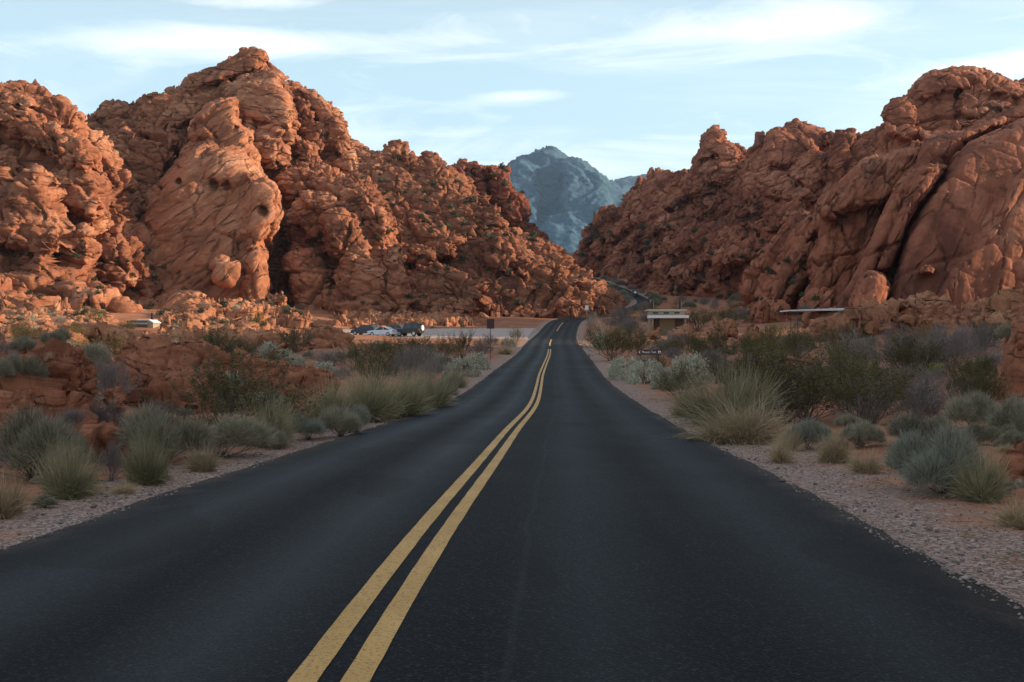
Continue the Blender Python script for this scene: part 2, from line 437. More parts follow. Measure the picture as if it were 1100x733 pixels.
M['glass'] = plain('car_glass', (.015, .02, .028), .08, 0, .6, .0); M['tail'] = plain('tail_lamp', (.40, .02, .015), .3, 0, .5)
# ---------------------------------------------------------------- rock masses
def inside(poly, P):
    x, y = P[:, 0], P[:, 1]; r = np.zeros(len(P), bool)
    n = len(poly)
    for k in range(n):
        x1, y1 = poly[k]; x2, y2 = poly[(k + 1) % n]
        if y1 == y2: continue
        c = ((y1 > y) != (y2 > y)) & (x < (x2 - x1) * (y - y1) / (y2 - y1) + x1)
        r ^= c
    return r

def edge_dist(poly, P, vskip):
    d = np.full(len(P), 1e9); n = len(poly)
    for k in range(n):
        a = np.array(poly[k], float); b = np.array(poly[(k + 1) % n], float)
        if a[1] >= vskip and b[1] >= vskip: continue
        ab = b - a; L2 = (ab ** 2).sum() or 1
        t = np.clip(((P - a) @ ab) / L2, 0, 1)
        d = np.minimum(d, np.linalg.norm(P - (a + t[:, None] * ab), axis=1))
    return d

def block(poly, Y0, T, R, lean=.5, zb=6.0, vskip=322, step=2.0, back=None, power=2.8, roll=0.0):
    """one rounded rock: an outline with its own distance, thickness and lean, as a closed mesh in world metres"""
    A = np.array(poly, float)
    u0, u1, v0, v1 = A[:, 0].min(), A[:, 0].max(), A[:, 1].min(), A[:, 1].max()
    nu, nv = int((u1 - u0) / step) + 1, int((v1 - v0) / step) + 1
    cu = u0 + (np.arange(nu) + .5) * step; cv = v0 + (np.arange(nv) + .5) * step
    gu, gv = np.meshgrid(cu, cv, indexing='ij')
    cell = inside(poly, np.stack([gu.ravel(), gv.ravel()], 1)).reshape(nu, nv)
    iu, iv = np.meshgrid(np.arange(nu + 1), np.arange(nv + 1), indexing='ij')
    U = u0 + iu * step; V = v0 + iv * step
    d = edge_dist(poly, np.stack([U.ravel(), V.ravel()], 1), vskip).reshape(nu + 1, nv + 1)
    q = np.clip(d / R, 0, 1)
    prof = (1 - (1 - q) ** power) ** (1 / power)
    if isinstance(Y0, tuple):
        t = (U - u0) / max(u1 - u0, 1); y0 = Y0[0] + (Y0[1] - Y0[0]) * t
    else: y0 = np.full_like(U, float(Y0))
    y0 = y0 + roll * (V - v0)
    Ym = (y0 + lean * (EYE - zb)) / (1 - lean * (CV - V) / F)
    Yf = Ym - T * prof; Yb = Ym + (T if back is None else back) * (.15 + prof)
    def W(Y): return np.stack([(U - CU) / F * Y, Y, EYE + (CV - V) / F * Y], -1).reshape(-1, 3)
    n = (nu + 1) * (nv + 1)
    vid = np.arange(n).reshape(nu + 1, nv + 1)
    a, b_, c, e = vid[:-1, :-1][cell], vid[1:, :-1][cell], vid[1:, 1:][cell], vid[:-1, 1:][cell]
    front = np.stack([a, e, c, b_], 1); backf = np.stack([a, b_, c, e], 1) + n
    pad = np.zeros((nu + 2, nv + 2), bool); pad[1:-1, 1:-1] = cell
    side = []
    for (di, dj, p, q_) in ((-1, 0, (0, 0), (0, 1)), (1, 0, (1, 1), (1, 0)), (0, -1, (1, 0), (0, 0)), (0, 1, (0, 1), (1, 1))):
        nb = pad[1 + di:nu + 1 + di, 1 + dj:nv + 1 + dj]
        ii, jj = np.nonzero(cell & ~nb)
        s = vid[ii + p[0], jj + p[1]]; t = vid[ii + q_[0], jj + q_[1]]
        side.append(np.stack([t, s, s + n, t + n], 1))
    faces = np.concatenate([front, backf] + side)
    verts = np.concatenate([W(Yf), W(Yb)])
    used = np.unique(faces); remap = np.zeros(2 * n, np.int64); remap[used] = np.arange(len(used))
    return verts[used], remap[faces]

def ball(c, r, seed=0, n=20):
    """a rounded lump in world metres"""
    th = np.linspace(0, math.pi, n); ph = np.linspace(0, 2 * math.pi, 2 * n, endpoint=False)
    T_, P_ = np.meshgrid(th[1:-1], ph, indexing='ij')
    D = np.stack([np.sin(T_) * np.cos(P_), np.sin(T_) * np.sin(P_), np.cos(T_)], -1).reshape(-1, 3)
    D = np.concatenate([D, [[0, 0, 1], [0, 0, -1]]])
    k = 1 + .16 * fbm(D * 1.6 + seed * 3.3, 3, seed)
    V = np.array(c) + D * np.array(r) * k[:, None]
    m = 2 * n; rows = n - 2; F4 = []; top = rows * m; bot = top + 1
    idx = np.arange(rows * m).reshape(rows, m)
    a = idx[:-1]; b_ = idx[1:]
    F4 = np.stack([a, b_, np.roll(b_, -1, 1), np.roll(a, -1, 1)], -1).reshape(-1, 4)
    t1 = np.stack([np.full(m, top), idx[0], np.roll(idx[0], -1), np.roll(idx[0], -1)], 1)
    t2 = np.stack([np.full(m, bot), np.roll(idx[-1], -1), idx[-1], idx[-1]], 1)
    return V, np.concatenate([F4, t1, t2])

def normals(V, Fq):
    d1 = V[Fq[:, 2]] - V[Fq[:, 0]]; d2 = V[Fq[:, 3]] - V[Fq[:, 1]]
    fn = np.cross(d1, d2); Nn = np.zeros_like(V)
    for k in range(4):
        for c in range(3): Nn[:, c] += np.bincount(Fq[:, k], fn[:, c], len(V))
    return Nn / (np.linalg.norm(Nn, axis=1)[:, None] + 1e-12)

def relax(V, Fq, it):
    for _ in range(it):
        S = np.zeros_like(V); C = np.zeros(len(V))
        for k in range(4):
            a = Fq[:, k]; b_ = Fq[:, (k + 1) % 4]
            for c in range(3):
                S[:, c] += np.bincount(a, V[b_, c], len(V)) + np.bincount(b_, V[a, c], len(V))
            C += np.bincount(a, minlength=len(V)) + np.bincount(b_, minlength=len(V))
        V = V * .4 + .6 * S / np.maximum(C, 1)[:, None]
    return V

def merged(parts, vox):
    vs, fs, k = [], [], 0
    for V, Fq in parts:
        vs.append(V); fs.append(Fq + k); k += len(V)
    Vv = np.concatenate(vs); Ff = np.concatenate(fs)
    tri = Ff[:, 2] == Ff[:, 3]
    me = mesh_np('tmp', Vv, [f for f in (Ff[~tri], Ff[tri][:, :3]) if len(f)])
    o = bpy.data.objects.new('tmp', me); COL.objects.link(o)
    md = o.modifiers.new('r', 'REMESH'); md.mode = 'VOXEL'; md.voxel_size = vox; md.adaptivity = 0
    dg = bpy.context.evaluated_depsgraph_get(); dg.update()
    ev = o.evaluated_get(dg); m2 = ev.to_mesh()
    V = np.empty(len(m2.vertices) * 3, np.float32); m2.vertices.foreach_get('co', V); V = V.reshape(-1, 3).astype(float)
    lt = np.empty(len(m2.polygons), np.int32); m2.polygons.foreach_get('loop_total', lt)
    li = np.empty(len(m2.loops), np.int32); m2.loops.foreach_get('vertex_index', li)
    assert (lt == 4).all()
    Fq = li.reshape(-1, 4).astype(np.int64)
    ev.to_mesh_clear(); bpy.data.objects.remove(o); bpy.data.meshes.remove(me)
    return V, Fq

def facets(P, seed, tilt, step_):
    """fractured rock: every joint block has its own tilted plane; returns offset and distance to the joint"""
    i = np.floor(P).astype(np.int64)
    f1 = np.full(len(P), 9.0, np.float32); f2 = f1.copy(); off = np.zeros(len(P), np.float32)
    for dx in (-1, 0, 1):
        for dy in (-1, 0, 1):
            for dz in (-1, 0, 1):
                cx, cy, cz = i[:, 0] + dx, i[:, 1] + dy, i[:, 2] + dz
                h1 = _hash(cx, cy, cz, seed); h2 = _hash(cx, cy, cz, seed + 1); h3 = _hash(cx, cy, cz, seed + 2)
                vx, vy, vz = P[:, 0] - cx - h1, P[:, 1] - cy - h2, P[:, 2] - cz - h3
                d = np.sqrt(vx * vx + vy * vy + vz * vz).astype(np.float32)
                a1 = (h1 * 37.1 + h2 * 17.7) % 1.0 - .5; a2 = (h2 * 29.3 + h3 * 13.9) % 1.0 - .5; a3 = (h3 * 41.7 + h1 * 19.1) % 1.0 - .5
                o = ((a1 * vx + a2 * vy + a3 * vz) * 2 * tilt + ((h1 * 7.13 + h2 * 3.7 + h3) % 1.0 - .5) * step_).astype(np.float32)
                m = d < f1
                f2 = np.where(m, f1, np.minimum(f2, d)); off = np.where(m, o, off); f1 = np.where(m, d, f1)
    return off, f2 - f1

def weather(V, Fq, s, seed, crack=1.0, blocky=1.0, bed=1.0, rough=1.0, bed_dir=(0.12, -.18, 1.0), cs=(9.0, 3.2), bulge=1.0, ledge=2.4):
    """carves joints, tilted faces, ledges, pits and roughness; s = size unit in metres"""
    Nn = normals(V, Fq); P = V / s
    warp = np.stack([vnoise(P / 9.0, seed + 50 + k) + .16 * vnoise(P / 2.0, seed + 60 + k) for k in range(3)], 1)
    bd = np.array(bed_dir, float); bd = bd / np.linalg.norm(bd)
    # cells drawn out along the bedding
    Pw = P + warp * .8
    Pb = Pw + bd[None] * (Pw @ bd)[:, None] * .55
    d = bulge * 1.9 * fbm(P / 15.0, 3, seed + 5)
    for lev, (size, am) in enumerate(zip((cs[0] * 1.5, cs[0] * .62, cs[1] * .72, cs[1] * .34), (1.0, .45, .20, .10))):
        o, w = facets(Pb / size, seed + 7 + lev * 31, 1.5, .8)
        d += blocky * am * o * 2.3
        d -= crack * (2.9, 1.2, .40, .10)[lev] * np.exp(-(w / (.036 + .022 * lev)) ** 2)
    h = P @ bd + 1.0 * fbm(P / 13.0, 2, seed + 71) + .35 * warp[:, 0]
    m = smooth01((fbm(P / 8.0, 2, seed + 75) + .28) / .4)
    hb = h / ledge; fr = hb - np.floor(hb); k = _hash(np.floor(hb).astype(np.int64), 0 * i_(hb), 0 * i_(hb), seed + 77)
    d += bed * m * (.50 * (np.minimum(fr * 4, 1) * (1.15 - fr) - .5) + .55 * (k - .5))
    n1 = fbm(np.stack([P[:, 0] * .05, P[:, 1] * .05, h * .5], 1), 4, seed + 90, .6)
    d += bed * .40 * n1
    d += rough * (.24 * fbm(P / 4.0, 5, seed + 110, .5, True))
    f1, f2, cid = worley(P / 5.0, seed + 140)                       # scattered weathering pits
    d -= rough * 1.2 * (cid > .86) * np.exp(-(f1 / .15) ** 2)
    return V + Nn * (d * s)[:, None]

def i_(a): return np.zeros(len(a), np.int64)

ROCKS = {}
FLAT = 1
def rock(name, label, cat, mat, parts, vox, s, seed, group=None, kind=None, rel=1, crisp=None, pits=(), **kw):
    """one rock mass; crisp = lumps of it whose outline the weathering must leave alone"""
    V, Fq = merged(parts, vox)
    V = relax(V, Fq, rel)
    V = weather(V, Fq, s, seed, **kw)
    if crisp:
        V2, F2 = merged(crisp, vox * .8)
        V2 = relax(V2, F2, 1)
        kk = dict(kw); kk.update(crack=.22, blocky=.16, bed=.35, rough=.45, bulge=.1)
        V2 = weather(V2, F2, s, seed + 3, **kk)
        Fq = np.concatenate([Fq, F2 + len(V)]); V = np.concatenate([V, V2])
    if pits:
        Nn = normals(V, Fq); U_ = CU + F * V[:, 0] / V[:, 1]; W_ = CV - F * (V[:, 2] - EYE) / V[:, 1]
        for (pu, pv, pr_, dep) in pits:                             # hollows weathered out of the face
            q = np.hypot((U_ - pu) + 1.5 * vnoise(V / 1.5, 5), (W_ - pv) * .8 + 1.5 * vnoise(V / 1.5, 9)) / pr_
            V = V + np.array([0, 1.0, .1]) * (dep * smooth01((1.15 - q) / .5) * (Nn[:, 1] < .2))[:, None]
    lo, hi = V.min(0), V.max(0)
    org = np.array([(lo[0] + hi[0]) / 2, (lo[1] + hi[1]) / 2, lo[2]])
    me = mesh_np(name, V - org, Fq, smooth=FLAT != 1)
    o = link(name, me, mat, None, org)
    tag(o, label, cat, group, kind)
    ROCKS.setdefault(name, []).append(o)
    return o

B = block
def build_rocks():
    k = dict(lean=.5, zb=7)
    # ---- far left dome
    rock('rock_formation', 'rounded orange sandstone dome with stacked lobes at the left end of the skyline', 'rock formation', M['rock_l'], [
        B([(-70, 100), (-30, 93), (0, 91), (25, 90), (35, 93), (52, 102), (70, 110), (82, 118), (90, 128), (97, 150), (106, 176), (112, 198), (112, 226), (106, 260), (112, 350), (-70, 350)], 203, 16, 38, **k),
        B([(-340, 350), (-330, 210), (-250, 150), (-150, 118), (-66, 104), (-40, 118), (-40, 350)], 207, 14, 34, **k),
        B([(-50, 118), (-20, 106), (0, 104), (25, 103), (40, 112), (32, 124), (12, 136), (-20, 142), (-50, 140)], 192, 7, 12, **k),
        B([(28, 122), (45, 120), (62, 126), (74, 141), (95, 162), (102, 172), (92, 186), (70, 182), (52, 174), (16, 152), (14, 138)], 189, 8, 14, **k),
        B([(40, 98), (60, 106), (84, 124), (90, 140), (78, 138), (62, 118), (44, 108)], 196, 6, 8, **k),
        B([(48, 180), (72, 184), (94, 180), (107, 197), (110, 222), (100, 238), (76, 232), (58, 214)], 190, 8, 14, **k),
        B([(5, 206), (20, 194), (38, 183), (48, 195), (55, 215), (62, 236), (45, 243), (20, 234), (4, 222)], 182, 8, 10, **k),
        B([(-40, 150), (-5, 158), (12, 178), (8, 205), (-10, 220), (-50, 225)], 188, 7, 14, **k),
        B([(-20, 244), (8, 232), (25, 228), (50, 228), (70, 238), (74, 262), (55, 278), (15, 266), (-15, 266)], 178, 8, 12, **k),
        B([(58, 236), (80, 238), (100, 246), (104, 270), (90, 292), (70, 282), (62, 262)], 184, 7, 10, **k),
        B([(34, 268), (44, 262), (48, 280), (50, 296), (38, 300), (33, 284)], 176, 5, 6, **k),
        B([(-70, 275), (-20, 268), (30, 278), (80, 288), (118, 310), (142, 332), (144, 352), (-70, 352)], 176, 9, 30, lean=1.1, zb=7),
        B([(-70, 305), (-10, 300), (40, 312), (90, 325), (100, 352), (-70, 352)], 166, 7, 20, lean=1.3, zb=7)],
        .34, 1.0, 11, bed_dir=(.30, -.1, 1), crack=1.1, bulge=.7, blocky=.75)
    # ---- tall peak
    rock('rock_formation', 'tallest orange sandstone peak on the left with a beak shaped tip', 'rock formation', M['rock_l'], [
        B([(90, 132), (97, 128), (105, 126), (112, 116), (130, 113), (137, 117), (145, 120), (150, 116), (155, 112), (163, 106), (180, 101), (182, 96), (194, 95), (202, 88), (205, 82), (218, 80), (222, 79), (235, 72), (250, 64), (270, 62), (288, 71), (296, 80), (305, 90), (312, 100), (316, 115), (319, 130), (314, 145), (332, 160), (345, 180), (360, 200), (370, 230), (380, 350), (90, 350)], 262, 17, 46, **k),
        B([(220, 82), (234, 72), (250, 62), (262, 57), (275, 54.5), (282, 54.5), (284, 60), (281, 68), (289, 73), (284, 82), (262, 84), (240, 80)], 252, 6, 8, **k),
        B([(182, 98), (194, 94), (203, 88), (206, 81), (218, 79), (224, 86), (218, 98), (200, 104), (186, 108)], 252, 5, 8, **k),
        B([(242, 96), (268, 84), (298, 82), (311, 103), (318, 124), (316, 146), (308, 162), (296, 160), (284, 150), (262, 140), (250, 122)], 246, 10, 16, **k),
        B([(262, 128), (285, 136), (305, 152), (308, 172), (292, 182), (272, 172), (258, 150)], 243, 8, 12, **k),
        B([(300, 86), (309, 89), (322, 94), (336, 96), (347, 105), (364, 125), (372, 144), (380, 164), (391, 180), (402, 194), (407, 207), (418, 220), (426, 244), (428, 350), (290, 350), (296, 200), (310, 150)], 276, 12, 26, **k),
        B([(318, 106), (334, 112), (346, 132), (352, 158), (344, 168), (326, 152), (316, 128)], 264, 5, 9, **k),
        B([(350, 122), (366, 134), (378, 168), (398, 200), (388, 202), (364, 178), (352, 150)], 266, 6, 8, **k),
        B([(138, 130), (165, 129), (190, 141), (207, 150), (196, 164), (160, 157), (143, 144)], 246, 8, 11, **k),
        B([(102, 160), (118, 144), (134, 130), (147, 146), (170, 152), (191, 166), (180, 196), (150, 232), (120, 252), (108, 215)], 240, 9, 16, **k),
        B([(104, 126), (113, 115), (130, 112), (140, 124), (128, 136), (112, 140)], 254, 6, 9, **k),
        B([(150, 118), (178, 104), (200, 106), (215, 120), (206, 134), (180, 138), (158, 130)], 248, 7, 13, **k),
        B([(92, 140), (112, 150), (132, 176), (150, 220), (152, 348), (88, 348)], 216, 9, 18, **k),
        B([(98, 205), (116, 198), (134, 222), (150, 256), (166, 296), (172, 350), (92, 350)], 206, 8, 16, lean=.75, zb=7),
        B([(100, 262), (120, 250), (140, 268), (150, 300), (130, 318), (104, 306)], 196, 6, 10, lean=.6, zb=7),
        B([(108, 222), (140, 200), (166, 196), (160, 225), (130, 256), (110, 268)], 232, 8, 12, **k)],
        .36, 1.0, 23, bed_dir=(-.35, -.1, 1), crack=1.0, bulge=.4, blocky=.6, crisp=[
        B([(216, 90), (226, 78), (236, 71), (250, 62), (262, 57), (272, 54.5), (282, 54), (284, 60), (281, 67), (279, 74), (268, 80), (246, 86), (228, 92)], 253, 9, 8, **k),
        B([(279, 70), (287, 70), (293, 76), (297, 84), (288, 88), (278, 82)], 253, 5, 5, **k),
        B([(240, 94), (268, 82), (296, 82), (309, 102), (317, 124), (312, 140), (296, 138), (262, 128), (246, 114)], 243, 8, 10, **k),
        B([(180, 106), (182, 97), (194, 94), (203, 88), (212, 92), (206, 104), (190, 110)], 254, 6, 6, **k),
        B([(318, 94), (336, 96), (347, 105), (364, 125), (372, 144), (379, 163), (366, 160), (350, 140), (330, 112)], 268, 6, 7, **k)])
    # ---- the pitted lit slab
    rock('rock_formation', 'smooth leaning sandstone slab pitted with dark holes in front of the tallest peak', 'rock formation', M['rock_slab'], [
        B([(205, 131), (221, 111), (238, 104), (252, 104), (257, 113), (256, 124), (262, 133), (271, 139), (272, 148), (267, 153), (275, 164), (274, 172), (262, 174), (240, 164), (222, 154), (206, 148)], 226, 9, 13, **k),
        B([(206, 158), (225, 150), (250, 155), (264, 165), (276, 178), (286, 188), (295, 195), (300, 208), (300, 230), (294, 241), (289, 256), (289, 346), (240, 348), (180, 345), (140, 345), (118, 322), (98, 306), (104, 288), (116, 273), (140, 250), (160, 216), (182, 188)], 222, 15, 30, power=2.6, **k),
        B([(84, 292), (96, 282), (120, 262), (150, 242), (170, 256), (164, 300), (120, 312), (92, 307)], 212, 7, 12, **k),
        B([(262, 186), (284, 188), (297, 197), (301, 214), (300, 230), (291, 250), (286, 262), (287, 346), (262, 346), (257, 282), (264, 232)], 212, 9, 15, **k),
        B([(229, 284), (240, 279), (254, 282), (256, 296), (246, 306), (232, 300)], 203, 5, 7, **k),
        B([(160, 322), (190, 312), (215, 320), (230, 350), (140, 350)], 203, 6, 10, **k)],
        .30, 1.0, 37, pits=[(192, 195, 3.2, 2.6), (229, 199, 5, 3), (243, 200, 4, 2.4), (281, 227, 5.5, 3.2), (171, 202, 2.6, 2), (262, 121, 3, 2), (253, 137, 3.4, 2), (268, 150, 3, 2)], crack=.32, blocky=.30, bed=.8, rough=.7, bed_dir=(-.62, -.1, .75), cs=(13.0, 4.5), bulge=.4)
    # ---- buttresses
    rock('rock_formation', 'layered sandstone buttresses beside the dark vertical gap above the parked cars', 'rock formation', M['rock_l'], [
        B([(310, 226), (330, 206), (355, 195), (385, 190), (405, 200), (415, 225), (420, 250), (426, 270), (432, 300), (437, 348), (311, 348), (309, 292), (310, 252)], 236, 12, 22, **k),
        B([(349, 238), (358, 232), (370, 230), (382, 231), (393, 250), (401, 272), (404, 288), (415, 305), (423, 324), (424, 350), (356, 350), (360, 300), (368, 286), (346, 269)], 222, 10, 14, power=2.6, **k),
        B([(295, 192), (312, 180), (330, 168), (352, 178), (372, 190), (381, 205), (370, 216), (340, 207), (312, 217)], 246, 8, 12, **k),
        B([(318, 150), (334, 156), (348, 176), (362, 192), (352, 202), (330, 184), (316, 170)], 250, 7, 9, **k),
        B([(385, 205), (408, 214), (418, 236), (420, 260), (430, 290), (429, 304), (414, 302), (402, 280), (398, 258), (388, 232)], 226, 7, 10, **k),
        B([(311, 280), (330, 268), (345, 275), (358, 298), (358, 350), (312, 350)], 226, 9, 14, power=2.6, **k),
        B([(325, 208), (350, 205), (372, 214), (380, 228), (350, 236), (345, 262), (325, 262), (312, 240)], 229, 7, 12, **k),
        B([(368, 190), (384, 184), (398, 192), (396, 206), (380, 212), (368, 204)], 240, 6, 8, **k),
        B([(405, 300), (428, 302), (436, 325), (436, 350), (408, 350)], 218, 6, 10, **k),
        B([(355, 330), (372, 326), (402, 334), (410, 352), (352, 352)], 214, 5, 8, **k)],
        .30, 1.0, 41, bed=1.2, bulge=.5, blocky=.6, crack=.85, bed_dir=(-.05, -.08, 1), cs=(8.0, 3.0))
    # ---- middle boulder hill
    hk = dict(lean=1.0, zb=6)
    lumps = []
    r2 = random.Random(5)
    for _ in range(105):
        t = r2.random(); u = 385 + 280 * t
        top = np.interp(u, [377, 424, 470, 520, 560, 610, 665], [156, 160, 172, 205, 250, 280, 318])
        v = top + 4 + (338 - top) * r2.random() ** .8
        w = r2.uniform(4, 13) * (1.0 if v < 300 else .7); h = w * r2.uniform(.6, 1.1)
        pts = [(u + w * math.cos(a) * r2.uniform(.8, 1.15), v + h * math.sin(a) * r2.uniform(.8, 1.15)) for a in np.linspace(r2.random(), 6.28 + r2.random() * .2, r2.choice((6, 7, 7)))[:-1]]
        y_ = 243 - r2.uniform(0, 3.5); dy = r2.uniform(-2.4, 1.0)
        lumps.append(B(pts, (y_ - dy, y_ + dy), r2.uniform(2.0, 4.5), w * .4, vskip=999, power=3.5, roll=r2.uniform(-.10, .16), **hk))
    rock('rock_formation', 'rough orange hill of broken boulders between the left peak and the road', 'rock formation', M['rock_mid'], [
        B([(370, 156), (377, 152), (396, 164), (404, 165), (413, 164), (424, 155), (432, 158), (437, 166), (451, 174), (458, 165), (469, 166), (473, 172), (486, 182), (500, 192), (512, 210), (530, 232), (548, 248), (570, 254), (580, 258), (597, 266), (608, 276), (619, 294), (640, 304), (655, 311), (665, 318), (670, 328), (668, 345), (360, 350)], 248, 12, 30, **hk),
        B([(418, 246), (428, 241), (440, 239), (458, 238), (480, 242), (492, 248), (496, 262), (488, 277), (450, 283), (424, 278)], 236, 8, 12, **hk),
        B([(450, 203), (462, 199), (476, 202), (478, 215), (472, 225), (455, 223), (449, 214)], 244, 5, 8, **hk),
        B([(461, 190), (472, 188), (481, 192), (478, 199), (466, 200)], 247, 4, 5, **hk),
        B([(424, 162), (428, 154), (434, 155), (437, 163), (434, 171), (426, 170)], 247, 4, 6, **hk),
        B([(456, 168), (460, 164), (468, 165), (470, 173), (464, 177), (457, 174)], 247, 3.5, 4, **hk),
        B([(510, 260), (522, 254), (536, 256), (546, 266), (549, 280), (546, 295), (534, 292), (520, 282)], 238, 6, 10, **hk),
        B([(552, 272), (566, 268), (580, 272), (586, 284), (574, 289), (556, 284)], 244, 4, 6, **hk),
        B([(500, 302), (530, 286), (560, 285), (600, 295), (638, 306), (662, 319), (667, 336), (600, 342), (520, 346)], (238, 258), 7, 16, **hk),
        B([(430, 300), (470, 285), (505, 296), (520, 318), (500, 346), (430, 348)], 232, 7, 18, **hk),
        B([(440, 226), (455, 228), (470, 240), (440, 242)], 240, 4, 6, **hk)] + lumps,
        .40, 1.0, 53, crack=1.1, blocky=.55, bed=.6, rough=.8, cs=(6.0, 2.4), bulge=.6)
    # ---- dark red crag
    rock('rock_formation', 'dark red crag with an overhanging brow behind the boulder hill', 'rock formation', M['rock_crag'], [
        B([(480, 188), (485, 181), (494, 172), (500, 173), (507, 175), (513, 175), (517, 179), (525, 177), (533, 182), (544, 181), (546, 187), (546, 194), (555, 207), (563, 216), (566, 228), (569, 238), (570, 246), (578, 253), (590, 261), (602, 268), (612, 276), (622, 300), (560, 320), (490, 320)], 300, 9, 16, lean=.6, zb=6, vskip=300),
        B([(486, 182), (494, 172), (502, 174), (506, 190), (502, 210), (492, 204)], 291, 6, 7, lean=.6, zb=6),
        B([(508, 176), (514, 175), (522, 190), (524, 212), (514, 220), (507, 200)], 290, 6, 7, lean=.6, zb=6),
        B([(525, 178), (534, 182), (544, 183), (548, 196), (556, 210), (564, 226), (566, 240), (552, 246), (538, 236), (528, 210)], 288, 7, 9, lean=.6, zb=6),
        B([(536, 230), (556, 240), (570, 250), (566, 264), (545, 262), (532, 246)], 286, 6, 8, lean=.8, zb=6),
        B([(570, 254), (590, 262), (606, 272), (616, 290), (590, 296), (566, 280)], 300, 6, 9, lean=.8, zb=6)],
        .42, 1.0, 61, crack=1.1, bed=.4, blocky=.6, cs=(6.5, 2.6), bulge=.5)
    # ---- right slope
    rk = dict(lean=.8, zb=8)
    lumps = []
    for _ in range(90):
        u = r2.uniform(612, 880)
        top = np.interp(u, [605, 630, 650, 690, 740, 800, 880], [285, 250, 228, 200, 186, 182, 210])
        v = top + 5 + (325 - top) * r2.random()
        if v > 278 + (u - 612) * .5: continue
        w = r2.uniform(5, 17); h = w * r2.uniform(.45, .9); a0 = -.5
        pts = []
        for a in np.linspace(r2.random(), 6.28 + r2.random() * .2, r2.choice((6, 7, 7)))[:-1]:
            x, y = w * math.cos(a) * r2.uniform(.8, 1.15), h * math.sin(a) * r2.uniform(.8, 1.15)
            pts.append((u + x * math.cos(a0) - y * math.sin(a0), v + x * math.sin(a0) + y * math.cos(a0)))
        yy = np.interp(u, [600, 900], [446, 229]) if v < 262 or u < 680 else np.interp(u, [672, 905], [360, 230])
        y_ = yy - r2.uniform(2, 6); dy = r2.uniform(-1.2, 2.2)
        lumps.append(B(pts, (y_ - dy, y_ + dy), r2.uniform(2.5, 5), w * .4, vskip=999, power=3.5, roll=r2.uniform(-.10, .16), **rk))
    rock('rock_formation', 'long red rubble slope falling to the road on its right side', 'rock formation', M['rock_r'], [
        B([(596, 292), (608, 281), (622, 267), (630, 248), (637, 238), (644, 229), (646, 226), (652, 229), (659, 225), (667, 224), (671, 211), (682, 202), (690, 197), (700, 190), (712, 187), (731, 186), (742, 183), (760, 176), (800, 172), (830, 180), (860, 200), (890, 225), (905, 260), (905, 350), (700, 350), (690, 322), (660, 306), (630, 297)], (455, 232), 9, 24, **rk),
        B([(672, 330), (682, 304), (700, 274), (730, 248), (780, 238), (850, 250), (900, 270), (905, 350), (672, 350)], (362, 232), 7, 18, lean=.95, zb=8),
        B([(683, 196), (686, 190), (690, 194), (693, 203), (684, 206)], 398, 4, 5, **rk),
        B([(696, 192), (700, 184), (706, 181), (712, 184), (717, 196), (714, 206), (700, 206)], 380, 5, 7, **rk),
        B([(644, 230), (646, 225), (659, 224), (667, 225), (668, 240), (660, 256), (648, 250)], 418, 6, 9, **rk),
        B([(668, 214), (682, 203), (698, 206), (704, 222), (690, 236), (672, 232)], 388, 6, 10, **rk),
        B([(690, 290), (696, 268), (708, 257), (722, 256), (732, 268), (734, 292), (720, 300), (700, 300)], 366, 8, 12, **rk),
        B([(769, 283), (791, 266), (818, 248), (845, 248), (859, 252), (837, 268), (807, 277), (780, 288)], 276, 7, 10, **rk),
        B([(834, 230), (850, 223), (867, 222), (884, 232), (876, 242), (856, 247), (840, 242)], 250, 6, 9, **rk),
        B([(806, 238), (824, 234), (846, 240), (850, 248), (824, 252), (808, 247)], 252, 4, 6, **rk),
        B([(790, 225), (806, 217), (818, 222), (822, 240), (806, 248), (794, 240)], 290, 6, 8, **rk),
        B([(744, 222), (765, 217), (780, 224), (774, 236), (756, 238), (744, 232)], 332, 6, 9, **rk),
        B([(700, 240), (730, 225), (760, 222), (775, 240), (760, 258), (720, 256)], 348, 6, 14, **rk),
        ] + lumps,
        .46, 1.0, 71, crack=1.0, blocky=.6, bed=.7, rough=.8, bed_dir=(-.5, 0, 1), cs=(7.0, 2.8), bulge=.6)
    rock('rock_formation', 'red rock horn shaped like a tilted tooth on the right skyline', 'rock formation', M['rock_r'], [
        B([(738, 200), (742, 184), (744, 172), (751, 163), (755, 147), (760, 140), (768, 136), (772, 139), (780, 142), (777, 150), (784, 153), (788, 155), (793, 158), (800, 164), (806, 175), (804, 205), (745, 210)], 330, 8, 12, lean=.7, zb=8, vskip=198),
        B([(754, 165), (758, 148), (768, 137), (779, 142), (774, 152), (768, 165), (760, 172)], 322, 5, 7, lean=.7, zb=8),
        B([(766, 166), (772, 153), (786, 155), (794, 164), (790, 172), (776, 174)], 320, 5, 7, lean=.7, zb=8),
        B([(752, 182), (770, 172), (796, 176), (800, 192), (776, 200), (756, 196)], 318, 6, 8, lean=.7, zb=8)],
        .36, 1.0, 79, crack=.8, bed=.4, blocky=.35, bulge=.2, rough=.7, cs=(6.0, 2.4), crisp=[
        B([(750, 172), (752, 162), (756, 147), (761, 140), (768, 135.5), (773, 139), (781, 141.5), (776, 151), (772, 160), (764, 172)], 321, 6, 6, lean=.7, zb=8),
        B([(766, 164), (773, 152), (787, 154), (795, 163), (792, 172), (776, 174)], 318, 5, 6, lean=.7, zb=8)])
